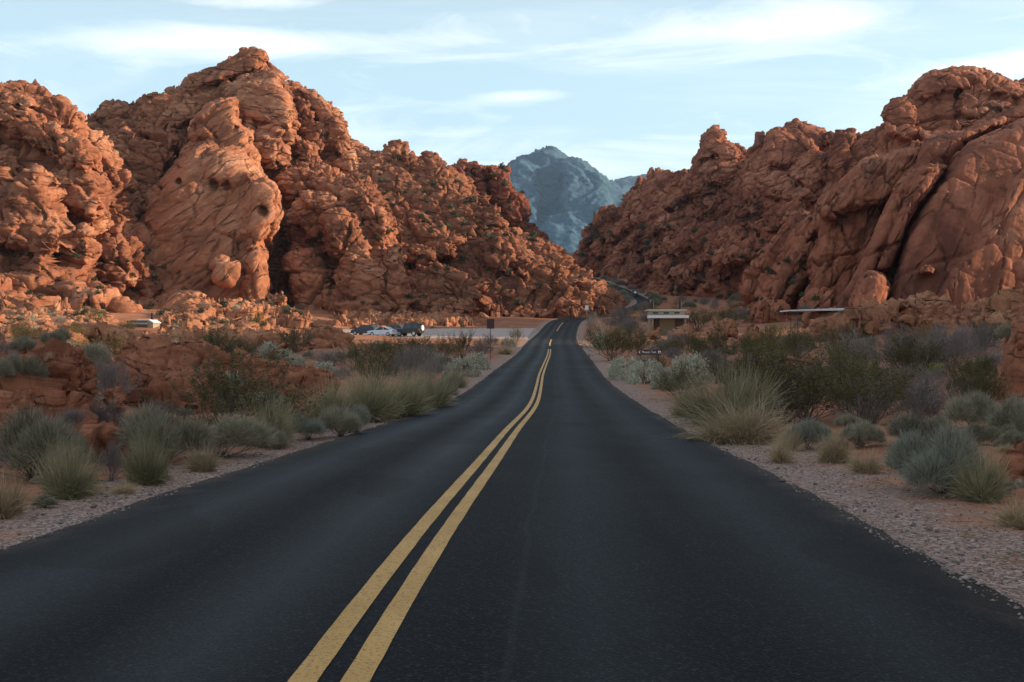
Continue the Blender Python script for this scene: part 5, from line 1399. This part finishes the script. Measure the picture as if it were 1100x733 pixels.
# ---------------------------------------------------------------- things people built
import bmesh
class MB:
    def __init__(s): s.v = []; s.f = []
    def add(s, V, Fc):
        k = len(s.v); s.v += [tuple(p) for p in V]; s.f += [tuple(i + k for i in q) for q in Fc]; return s
    def box(s, c, d, rz=0, rx=0, ry=0):
        hx, hy, hz = d[0] / 2, d[1] / 2, d[2] / 2
        V = []
        for x in (-hx, hx):
            for y in (-hy, hy):
                for z in (-hz, hz):
                    X, Y, Z = x, y, z
                    if ry: X, Z = X * math.cos(ry) + Z * math.sin(ry), -X * math.sin(ry) + Z * math.cos(ry)
                    if rx: Y, Z = Y * math.cos(rx) - Z * math.sin(rx), Y * math.sin(rx) + Z * math.cos(rx)
                    if rz: X, Y = X * math.cos(rz) - Y * math.sin(rz), X * math.sin(rz) + Y * math.cos(rz)
                    V.append((c[0] + X, c[1] + Y, c[2] + Z))
        return s.add(V, [(0, 1, 3, 2), (4, 6, 7, 5), (0, 4, 5, 1), (2, 3, 7, 6), (0, 2, 6, 4), (1, 5, 7, 3)])
    def tube(s, p, q, r0, r1=None, n=12):
        r1 = r0 if r1 is None else r1
        p, q = Vector(p), Vector(q); d = (q - p).normalized()
        a = d.orthogonal().normalized(); b_ = d.cross(a)
        V = []
        for c, r in ((p, r0), (q, r1)):
            for k in range(n):
                t = 2 * math.pi * k / n; V.append(tuple(c + a * r * math.cos(t) + b_ * r * math.sin(t)))
        Fc = [(k, (k + 1) % n, n + (k + 1) % n, n + k) for k in range(n)] + [tuple(range(n))[::-1], tuple(range(n, 2 * n))]
        return s.add(V, Fc)
    def prism(s, prof, y0, y1, ins0=None, ins1=None):
        """profile in x,z drawn out along y"""
        n = len(prof)
        V = [(x, y0, z) for x, z in prof] + [(x, y1, z) for x, z in prof]
        return s.add(V, [(k, (k + 1) % n, n + (k + 1) % n, n + k) for k in range(n)] + [tuple(range(n))[::-1], tuple(range(n, 2 * n))])
    def build(s, name, mat, parent=None, loc=(0, 0, 0), bev=0.0, smooth=False):
        me = bpy.data.meshes.new(name); me.from_pydata(s.v, [], s.f)
        bm = bmesh.new(); bm.from_mesh(me); bmesh.ops.recalc_face_normals(bm, faces=bm.faces)
        if bev: bmesh.ops.bevel(bm, geom=bm.edges[:], offset=bev, segments=2, affect='EDGES', clamp_overlap=True)
        bm.to_mesh(me); bm.free()
        if smooth: me.polygons.foreach_set('use_smooth', [True] * len(me.polygons))
        return link(name, me, M[mat], parent, loc)

KEEP = []   # clear boxes for the scatter: x, y, half x, half y
def seat(u, Y, dz=0.0):
    x = (u - CU) / F * Y
    return x, Y, float(ground_z([x], [Y])[0]) + dz

def build_restroom():
    Y = 150; x, _, z = seat(718, Y)
    z = EYE + (CV - 357.5) / F * Y
    r = empty('restroom_building', (x, Y, z - .0), R_(-3)); KEEP.append((x, Y, 4.5, 4))
    tag(r, 'small tan restroom building with pale double roof and two black vent pipes', 'building')
    W = 5.3; d = 4.2
    k = Y / F                     # metres per photo pixel here
    z_fas0, z_fas1 = 15.6 * k, 18.6 * k      # pale awning
    z_up = 24.0 * k
    MB().box((0, 1.8 + d / 2, z_fas0 / 2 - .6), (W - .3, d, z_fas0 + 1.2)).build('back_wall', 'tan', r)
    MB().box((-W / 2 + .35, .9, z_fas0 / 2 - .6), (.14, 1.8, z_fas0 + 1.2)).build('side_wall', 'tan_pale', r)
    MB().box((W / 2 - .12, .9, z_fas0 / 2 - .6), (.16, 1.8, z_fas0 + 1.2)).build('side_wall', 'tan_pale', r)
    MB().box((-.10, 1.2, z_fas0 / 2 - .6), (2.35, 1.15, z_fas0 + 1.195)).build('privacy_wall', 'olive_shade', r)
    MB().box((1.75, 1.74, 1.0), (1.0, .1, 2.0)).build('door', 'door_brown', r)
    MB().box((-1.85, 1.74, 1.0), (.95, .1, 2.0)).build('door', 'door_brown', r)
    MB().box((0, .75, (z_fas0 + z_fas1) / 2), (W + .75, 2.3, z_fas1 - z_fas0), rx=R_(0)).build('awning_roof', 'roof_white', r, bev=.02)
    MB().box((0, 2.0 + d / 2, (z_fas1 + z_up) / 2 - .05), (W + .1, d - .4, z_up - z_fas1 + .09)).build('upper_wall', 'tan_pale', r)
    for q in (-1.75, -.1, 1.5):
        f = MB().box((q, 2.17, (z_fas1 + z_up) / 2 + .04), (1.0, .08, .40)).build('window', 'roof_tan', r)
        MB().box((q, 2.12, (z_fas1 + z_up) / 2 + .04), (.88, .05, .29)).build('pane', 'dark_window', f)
    MB().box((0, 1.9 + d / 2, z_up + .09), (W + .75, d + .3, .2)).build('top_roof', 'roof_tan', r, bev=.02)
    for q in (-2.1, 2.1):
        MB().tube((q, 3.0, z_up), (q, 3.0, z_up + 10.5 * k + .1), .2).build('vent_pipe', 'black', r, smooth=False)

def build_hut():
    x, Y, z = ground_hit(158, 353.0)
    k = 158 / F
    r = empty('vault_toilet_hut', (x, Y, z), R_(0)); r.scale = (Y / 158,) * 3; KEEP.append((x - 1, Y, 4.5, 3.5))
    tag(r, 'little tan hut with pale pitched roof and a black vent pipe on the left flat', 'hut')
    # gable wall faces the camera, right pitch white; a low lean-to runs left
    h = 7.5 * k; w = 6.4 * k
    MB().prism([(0, -1.0), (w, -1.0), (w, h * .55), (w * .30, h), (0, h * .92)], 0, 3.0).build('wall', 'tan_pale', r)
    MB().box((w * .72, 1.5, h * .80 + .12), (w * .95, 3.5, .16), ry=R_(30)).build('roof', 'roof_white', r)
    MB().box((-1.3, 1.45, h * .30), (2.7, 2.9, h * .6 + 1.0)).build('annex_wall', 'door_brown', r)
    MB().box((-1.4, 1.2, h * .62 + .15), (3.0, 3.4, .2), rx=R_(8)).build('annex_roof', 'roof_grey', r)
    MB().box((-1.5, 3.6, h * 1.02), (3.2, 1.6, .16), rx=R_(14)).build('upper_roof', 'roof_grey', r)
    MB().box((-1.5, 3.8, h * .75), (2.8, 1.2, h * .55)).build('upper_wall', 'tan', r)
    MB().tube((w * .25, 1.6, h * .9), (w * .25, 1.6, h * 1.0 + 8.5 * k), .2).build('vent_pipe', 'black', r)

def build_shelter():
    Y = 122; k = Y / F
    x, z = (878 - CU) / F * Y, EYE + (CV - 350) / F * Y
    r = empty('picnic_shelter', (x, Y, z)); KEEP.append((x, Y, 5, 3))
    tag(r, 'picnic shelter with a long thin pale flat roof on slim posts by the right cliff', 'shelter')
    Wd = 68 * k
    # photo: left end 334.5, right end 331.5; thicker on the right
    n = 9; V = []; prof = []
    xl, xr = -35 * k, 34 * k
    bt = [(xl, (350 - 334.8) * k), (xr, (350 - 334.0) * k)]; tp = [(xr, (350 - 331.2) * k), (xl, (350 - 333.6) * k)]
    MB().prism(bt + tp, -1.9, 2.2).build('roof', 'roof_white', r, bev=.01)
    for px in (-24.5 * k, 25 * k):
        for py in (-1.3, 1.6):
            MB().tube((px, py, -1.2), (px, py, 15.3 * k), .055, n=8).build('post', 'post', r)
    MB().box((0, -.1, .74), (1.9, .75, .07)).build('table_top', 'grey_metal', r)
    MB().box((0, -.8, .44), (1.9, .28, .05)).box((0, .6, .44), (1.9, .28, .05)).box((-.7, -.1, .22), (.08, 1.4, .9)).box((.7, -.1, .22), (.08, 1.4, .9)).build('bench', 'grey_metal', r)

def build_signs():
    # square brown sign by the left turnoff
    Y = 80; k = Y / F; x, _, z = seat(527, Y); z = EYE + (CV - 388.5) / F * Y
    r = empty('road_sign', (x, Y, z), R_(2)); KEEP.append((x, Y, 1.0, 1.0))
    tag(r, 'square dark red brown sign on a tall post beside the left turnoff', 'sign')
    MB().box((0, 0, (388.5 - 348) * k), (8.0 * k, .025, 10.5 * k)).build('sign_panel', 'sign_brown', r, bev=.004)
    MB().box((0, .045, 1.55), (.06, .06, 3.7)).build('post', 'post', r)
    # small white sign at the rise
    Y = 214; k = Y / F; x = (630.3 - CU) / F * Y; z = float(ground_z([x], [Y])[0])
    top = EYE + (CV - 328.3) / F * Y
    r = empty('road_sign', (x, Y, z)); KEEP.append((x, Y, 1.0, 1.0))
    tag(r, 'small white rectangular sign on a post at the top of the rise', 'sign')
    MB().box((0, 0, top - z - .48), (.74, .03, .96)).build('sign_panel', 'sign_white', r, bev=.004)
    MB().box((0, .05, (top - z - .1) / 2 - .15), (.07, .07, top - z + .2)).build('post', 'grey_metal', r)
    # brown arrow sign, white lettering
    Y = 64; k = Y / F; x = (697.5 - CU) / F * Y; z = float(ground_z([x], [Y])[0]); zc = EYE + (CV - 378.4) / F * Y
    r = empty('direction_sign', (x, Y, z), R_(-3)); KEEP.append((x, Y, .9, .5))
    tag(r, 'low brown direction sign with white arrow and lettering in the right brush', 'sign')
    w, h = 25.5 * k, 5.6 * k
    p = MB().box((0, 0, zc - z), (w, .04, h)).build('sign_panel', 'sign_brown', r, bev=.004)
    for q in (-w * .38, w * .38): MB().box((q, .06, (zc - z) / 2 - .1), (.09, .07, zc - z + .25)).build('post', 'post', r)
    cu = bpy.data.curves.new('lettering', 'FONT'); cu.body = "Mouse's Tank"; cu.align_x = 'CENTER'; cu.align_y = 'CENTER'; cu.size = h * .66; cu.extrude = .002
    o = bpy.data.objects.new('tmp', cu); COL.objects.link(o); bpy.context.view_layer.update()
    me = bpy.data.meshes.new_from_object(o.evaluated_get(bpy.context.evaluated_depsgraph_get())); bpy.data.objects.remove(o)
    xs = [v.co.x for v in me.vertices]; s = (w * .60) / (max(xs) - min(xs))
    for v in me.vertices: v.co = Vector((v.co.x * s - .01 * w, -.0235 - v.co.z, v.co.y * 1.05))
    me.update(); l = link('lettering', me, M['letter'], p, (0, 0, 0)); l.location = (0, 0, zc - z)
    a = h * .30; b_ = MB()
    b_.prism([(-w * .455, 0), (-w * .455 + a * .9, a), (-w * .455 + a * 1.35, a), (-w * .455 + a * .45, 0), (-w * .455 + a * 1.35, -a), (-w * .455 + a * .9, -a)], -.0255, -.0205)
    l = b_.build('arrow', 'letter', p); l.location = (0, 0, zc - z)
    l = MB().box((w * .42, -.023, 0), (h * .48, .005, h * .5)).build('pictogram', 'letter', p); l.location = (0, 0, zc - z)
    l2 = MB().prism([(w * .42 - h * .17, -h * .15), (w * .42 + h * .17, -h * .15), (w * .42, h * .17)], -.029, -.026).build('pictogram_tent', 'sign_brown', p); l2.location = (0, 0, zc - z)

def loft(stations):
    """stations: list of (y, profile[(x,z)...]) with equal counts"""
    n = len(stations[0][1]); V = []; Fc = []
    for y, pr in stations: V += [(x, y, z) for x, z in pr]
    for s in range(len(stations) - 1):
        for k in range(n):
            a = s * n + k; b_ = s * n + (k + 1) % n
            Fc.append((a, b_, b_ + n, a + n))
    Fc.append(tuple(range(n))[::-1]); Fc.append(tuple(range((len(stations) - 1) * n, len(stations) * n)))
    return V, Fc

def car(style, mat, x, y, z, rz, label):
    r = empty('parked_car', (x, y, z), rz); tag(r, label, 'car', 'cars parked on the gravel car park'); KEEP.append((x, y, 3.2, 3.2))
    if style == 'sedan':
        Ln, W = 4.6, 1.78
        low = [(-2.3, .32), (-2.28, .62), (-2.2, .80), (-1.55, .92), (-.75, .97), (1.35, 1.0), (2.05, 1.0), (2.26, .92), (2.3, .55), (2.25, .30), (1.0, .22), (-1.2, .22)]
        gh = [(-1.05, .95), (-.35, 1.38), (.15, 1.45), (.80, 1.43), (1.70, 1.0)]
        wx, wr = (-1.40, 1.42), .32
    elif style == 'hatch':
        Ln, W = 4.5, 1.82
        low = [(-2.25, .36), (-2.22, .72), (-2.0, .88), (-1.35, 1.0), (-.7, 1.04), (1.5, 1.06), (2.1, 1.06), (2.22, .98), (2.25, .55), (2.2, .34), (1.0, .26), (-1.2, .26)]
        gh = [(-1.1, 1.02), (-.35, 1.52), (.2, 1.60), (1.55, 1.58), (2.05, 1.06)]
        wx, wr = (-1.38, 1.36), .34
    else:
        Ln, W = 4.3, 1.86
        low = [(-2.1, .55), (-2.1, 1.02), (-2.0, 1.12), (-.85, 1.16), (-.6, 1.16), (1.4, 1.16), (2.0, 1.16), (2.08, 1.12), (2.1, .75), (2.08, .52), (1.0, .46), (-1.0, .46)]
        gh = [(-.72, 1.14), (-.42, 1.80), (-.2, 1.88), (1.9, 1.86), (2.04, 1.14)]
        wx, wr = (-1.35, 1.25), .42
    h = W / 2
    def narrowed(pr, c, zc): return [(x_ * c, zc + (z_ - zc) * c) for x_, z_ in pr]
    V, Fc = loft([(-h, narrowed(low, .955, .62)), (-h + .10, low), (h - .10, low), (h, narrowed(low, .955, .62))])
    MB().add(V, Fc).build('body', mat, r)
    g2 = [(a * .97, b_ - .02) for a, b_ in gh]
    def gl(c, dz=0): return [(a, b_ + dz) for a, b_ in gh] + [(gh[-1][0] - .1, gh[-1][1] - .12), (gh[0][0] + .1, gh[0][1] - .12)]
    top = .80 if style != 'suv' else .90
    V = []; nn = len(gh)
    # greenhouse glass: leans in toward the roof
    for sgn in (-1, 1):
        for a, b_ in gh:
            t = (b_ - gh[0][1]) / (max(q[1] for q in gh) - gh[0][1]); V.append((a, sgn * (h - .05) * (1 - (1 - top) * t), b_))
    Fc = [tuple(range(nn)), tuple(range(nn, 2 * nn))] + [(k, k + 1, nn + k + 1, nn + k) for k in range(nn - 1)] + [(0, nn, 2 * nn - 1, nn - 1)]
    MB().add(V, Fc).build('window', 'glass' if style != 'suv' else 'glass', r)
    # roof skin, pillars
    m = MB(); ix = [1, 2, 3]
    for k in (1, 2):
        (a, b_), (c, d) = gh[k], gh[k + 1]
        hw = (h - .05) * top + .015
        m.add([(a, -hw, b_ - .05), (c, -hw, d - .05), (c, hw, d - .05), (a, hw, b_ - .05), (a, -hw * .95, b_ + .025), (c, -hw * .95, d + .025), (c, hw * .95, d + .025), (a, hw * .95, b_ + .025)],
              [(0, 1, 2, 3), (4, 7, 6, 5), (0, 4, 5, 1), (1, 5, 6, 2), (2, 6, 7, 3), (3, 7, 4, 0)])
    for sgn in (-1, 1):
        for (i, j) in ((0, 1), (3, 4)):
            (a, b_), (c, d) = gh[i], gh[j]
            t0 = 0; m.tube((a, sgn * (h - .045), b_), (c, sgn * ((h - .05) * top + .0), d), .05, n=6)
        mx = (gh[2][0] + gh[3][0]) / 2
        m.tube((mx + .1, sgn * (h - .035), gh[0][1]), (mx, sgn * ((h - .05) * top + .005), gh[2][1]), .045, n=6)
    m.build('roof', mat if style != 'suv' else 'black', r)
    for wxx in wx:
        for sgn in (-1, 1):
            w_ = MB().tube((wxx, sgn * (h - .17), wr), (wxx, sgn * (h + .012), wr), wr, n=20).build('wheel', 'tyre', r)
            MB().tube((wxx, sgn * (h + .0), wr), (wxx, sgn * (h + .022), wr), wr * .62, n=14).build('rim', 'rim', w_)
    e = low[8][0] if style != 'suv' else 2.1
    for sgn in (-1, 1):
        MB().box((e - .05, sgn * (h - .22), .82 if style != 'suv' else .98), (.18, .36, .17)).build('tail_lamp', 'tail', r)
        MB().box((-e + .08, sgn * (h - .24), .68 if style != 'suv' else .92), (.16, .34, .15)).build('headlight', 'sign_white', r)
    MB().box((e + .03, 0, .40 if style != 'suv' else .60), (.12, W * .92, .20)).build('bumper', 'black' if style == 'suv' else mat, r, bev=.02)
    MB().box((-e - .02, 0, .40 if style != 'suv' else .60), (.12, W * .92, .20)).build('bumper', 'black' if style == 'suv' else mat, r, bev=.02)
    if style == 'suv':
        r.scale = (1, 1, 1.08)
        MB().tube((2.12, .1, 1.22), (2.34, .1, 1.22), .40, n=24).build('spare_wheel_cover', 'sign_white', r, bev=.03)
    return r

def build_cars():
    for (u, v, Y, st, mt, rz, lab) in [
        (392.5, 362.2, 158, 'hatch', 'car_navy', -24, 'dark navy hatchback, leftmost in the row of parked cars'),
        (411, 362.4, 156, 'sedan', 'car_silver', -22, 'silver white sedan with red tail lamps in the parked row'),
        (422.5, 361.3, 160, 'hatch', 'car_blue', -24, 'grey blue car half hidden between the silver sedan and the black jeep-like car'),
        (440, 360.3, 156, 'suv', 'car_black', -24, 'tall black off-roader with a white spare wheel cover on its back')]:
        x = (u - CU) / F * Y; z = float(ground_z([x], [Y])[0])
        car(st, mt, x, Y, z, R_(rz), lab.replace('jeep-like car', 'off-roader'))
    # dark vehicle climbing the far bend
    x, y = 45.4, 328; k = np.hypot(ROAD[:, 0] - x, ROAD[:, 1] - y).argmin()
    r = car('suv', 'car_black', ROAD[k, 0] - 1.0, ROAD[k, 1], ROAD[k, 2] + .05, R_(-95), 'tiny dark car far off on the road at the canyon bend')
    r.name = 'car'; del r['group']
# ---------------------------------------------------------------- sky, sun, camera
SUN_EL, SUN_AZ = 19.0, 82.0     # azimuth clockwise from the viewing direction
def build_light():
    w = bpy.data.worlds.new('World'); sc.world = w; w.use_nodes = True
    nt = w.node_tree; nt.nodes.clear()
    out = nt.nodes.new('ShaderNodeOutputWorld'); bg = nt.nodes.new('ShaderNodeBackground'); L(nt, bg.outputs[0], out.inputs[0])
    sky = nt.nodes.new('ShaderNodeTexSky'); sky.sky_type = 'NISHITA'; sky.sun_disc = False
    sky.sun_elevation = R_(SUN_EL); sky.sun_rotation = R_(SUN_AZ); sky.altitude = 600; sky.air_density = 1.0; sky.dust_density = 1.2; sky.ozone_density = 1.6
    tc = nt.nodes.new('ShaderNodeTexCoord')
    sx = nt.nodes.new('ShaderNodeSeparateXYZ'); L(nt, tc.outputs['Generated'], sx.inputs[0])
    X, Y, Z = sx.outputs
    # thin high cloud laid out on a flat layer overhead
    zc = math_(nt, 'MAXIMUM', Z, .03)
    px = math_(nt, 'DIVIDE', X, math_(nt, 'ADD', zc, .10)); py = math_(nt, 'DIVIDE', Y, math_(nt, 'ADD', zc, .10))
    cb = nt.nodes.new('ShaderNodeCombineXYZ'); L(nt, px, cb.inputs[0]); L(nt, py, cb.inputs[1])
    lay = vscale(nt, cb.outputs[0], (.55, 1.0, 1), (0, 0, R_(CLOUD_ROT)))
    n1 = noise(nt, vscale(nt, lay, (.8, .8, 1)), 1.0, 2, .5)
    n2 = noise(nt, vscale(nt, lay, (1.6, 2.6, 1)), 1.0, 8, .62, .9)
    cl = math_(nt, 'ADD', math_(nt, 'MULTIPLY', n1, .55), math_(nt, 'MULTIPLY', n2, .55))
    # three streaks that the photograph shows: az = x / y, el = z / y
    yy = math_(nt, 'MAXIMUM', Y, .05); az = math_(nt, 'DIVIDE', X, yy); el = math_(nt, 'DIVIDE', Z, yy)
    tot = None
    for (u, v, wu, wv, tilt, amp) in SKY_STREAKS:
        a0, e0 = (u - CU) / F, (CV - v) / F
        da = math_(nt, 'SUBTRACT', az, a0); de = math_(nt, 'SUBTRACT', math_(nt, 'SUBTRACT', el, e0), math_(nt, 'MULTIPLY', da, tilt))
        qa = math_(nt, 'DIVIDE', da, wu / F); qe = math_(nt, 'DIVIDE', de, wv / F)
        s = math_(nt, 'ADD', math_(nt, 'MULTIPLY', qa, qa), math_(nt, 'MULTIPLY', qe, qe))
        g = math_(nt, 'MULTIPLY', math_(nt, 'EXPONENT', math_(nt, 'MULTIPLY', s, -1)), amp)
        tot = g if tot is None else math_(nt, 'ADD', tot, g)
    front = mapr(nt, Y, .1, .3)
    tot = math_(nt, 'MULTIPLY', tot, front)
    fib = noise(nt, vscale(nt, tc.outputs['Generated'], (5.0, 3.0, 26.0), (0, R_(6), 0)), 1.0, 8, .62, 1.2)
    str_ = math_(nt, 'MULTIPLY', mapr(nt, math_(nt, 'ADD', math_(nt, 'MULTIPLY', tot, .55), math_(nt, 'MULTIPLY', fib, .95)), .55, 1.15), 1.0)
    base = math_(nt, 'MULTIPLY', mapr(nt, cl, .52, .85), .40)
    cloud = math_(nt, 'MINIMUM', math_(nt, 'ADD', str_, base), 1.0)
    cloud = math_(nt, 'MULTIPLY', cloud, mapr(nt, Z, 0.0, .06))
    col = mix(nt, mapr(nt, Z, .25, .8, SKY_VEIL, .30), sky.outputs[0], mix(nt, mapr(nt, Z, .25, .6), SKY_VEIL_COL, (4.6, 4.7, 4.4)))
    col = mix(nt, math_(nt, 'MULTIPLY', cloud, .80), col, CLOUD_COL)
    L(nt, col, bg.inputs[0]); bg.inputs[1].default_value = SKY_STRENGTH
    s = bpy.data.lights.new('sun', 'SUN'); s.energy = SUN_E; s.angle = R_(.6); s.color = SUN_COL
    o = bpy.data.objects.new('sun', s); COL.objects.link(o)
    a, e = R_(SUN_AZ), R_(SUN_EL)
    d = Vector((math.sin(a) * math.cos(e), math.cos(a) * math.cos(e), math.sin(e)))
    o.rotation_euler = d.to_track_quat('Z', 'Y').to_euler(); o.location = d * 60

CLOUD_ROT = 10
SKY_STREAKS = [(220, 44, 240, 20, -.02, .8), (830, 28, 150, 26, .12, .8), (1090, 68, 110, 18, .15, .9), (555, 104, 60, 8, .05, .75), (620, 62, 120, 9, .0, .3), (300, 2, 70, 8, 0, .6), (600, 170, 500, 40, 0, .35)]
SKY_VEIL, SKY_VEIL_COL, CLOUD_COL = .62, (4.1, 5.7, 6.2), (8.5, 8.4, 8.2)
SKY_STRENGTH, SUN_E, SUN_COL = .13, 5.0, (1.0, .77, .53)

def build_camera():
    c = bpy.data.cameras.new('camera'); c.sensor_fit = 'HORIZONTAL'; c.sensor_width = 36; c.lens = F / 1100 * 36
    c.clip_start = .1; c.clip_end = 20000
    o = bpy.data.objects.new('camera', c); COL.objects.link(o); o.location = (0, 0, EYE); o.rotation_euler = (R_(90), 0, 0)
    sc.camera = o

HAZE = 0.00006
def build_haze():
    m = bpy.data.materials.new('haze_air'); m.use_nodes = True; nt = m.node_tree; nt.nodes.clear()
    out = nt.nodes.new('ShaderNodeOutputMaterial'); v = nt.nodes.new('ShaderNodeVolumePrincipled')
    v.inputs['Density'].default_value = HAZE; v.inputs['Color'].default_value = (.62, .80, 1, 1); v.inputs['Anisotropy'].default_value = .2
    L(nt, v.outputs[0], out.inputs['Volume'])
    o = MB().box((0, 1500, 380), (9000, 7000, 800)).build('haze', 'ground'); o.data.materials.clear(); o.data.materials.append(m)
    tag(o, 'thin air haze that fades the far mountain towards blue', 'haze', kind='stuff')

import time
_t = time.time()
def lap(s):
    global _t
    print('LAP', s, round(time.time() - _t, 1)); _t = time.time()
build_land(); lap('land')
build_rocks(); lap('rocks')
make_plants(); prep_plant_materials(); lap('plants')
build_restroom(); build_hut(); build_shelter(); build_signs(); build_cars(); lap('things')
build_bushes(); lap('bushes')
build_light(); build_camera()
if HAZE: build_haze()
bpy.context.view_layer.update()
vs = sc.view_settings
sc.display_settings.display_device = 'sRGB'
vs.view_transform = 'Standard'; vs.look = 'None'; vs.exposure = 0.6; vs.gamma = 1.0; vs.use_curve_mapping = False
sc.render.engine = 'CYCLES'
sc.cycles.use_adaptive_sampling = False
sc.cycles.max_bounces = 5; sc.cycles.diffuse_bounces = 2; sc.cycles.volume_bounces = 0; sc.cycles.transparent_max_bounces = 4
sc.cycles.use_denoising = True
sc.cycles.denoiser = 'OPENIMAGEDENOISE'
sc.cycles.denoising_input_passes = 'RGB_ALBEDO_NORMAL'
sc.cycles.denoising_prefilter = 'NONE'
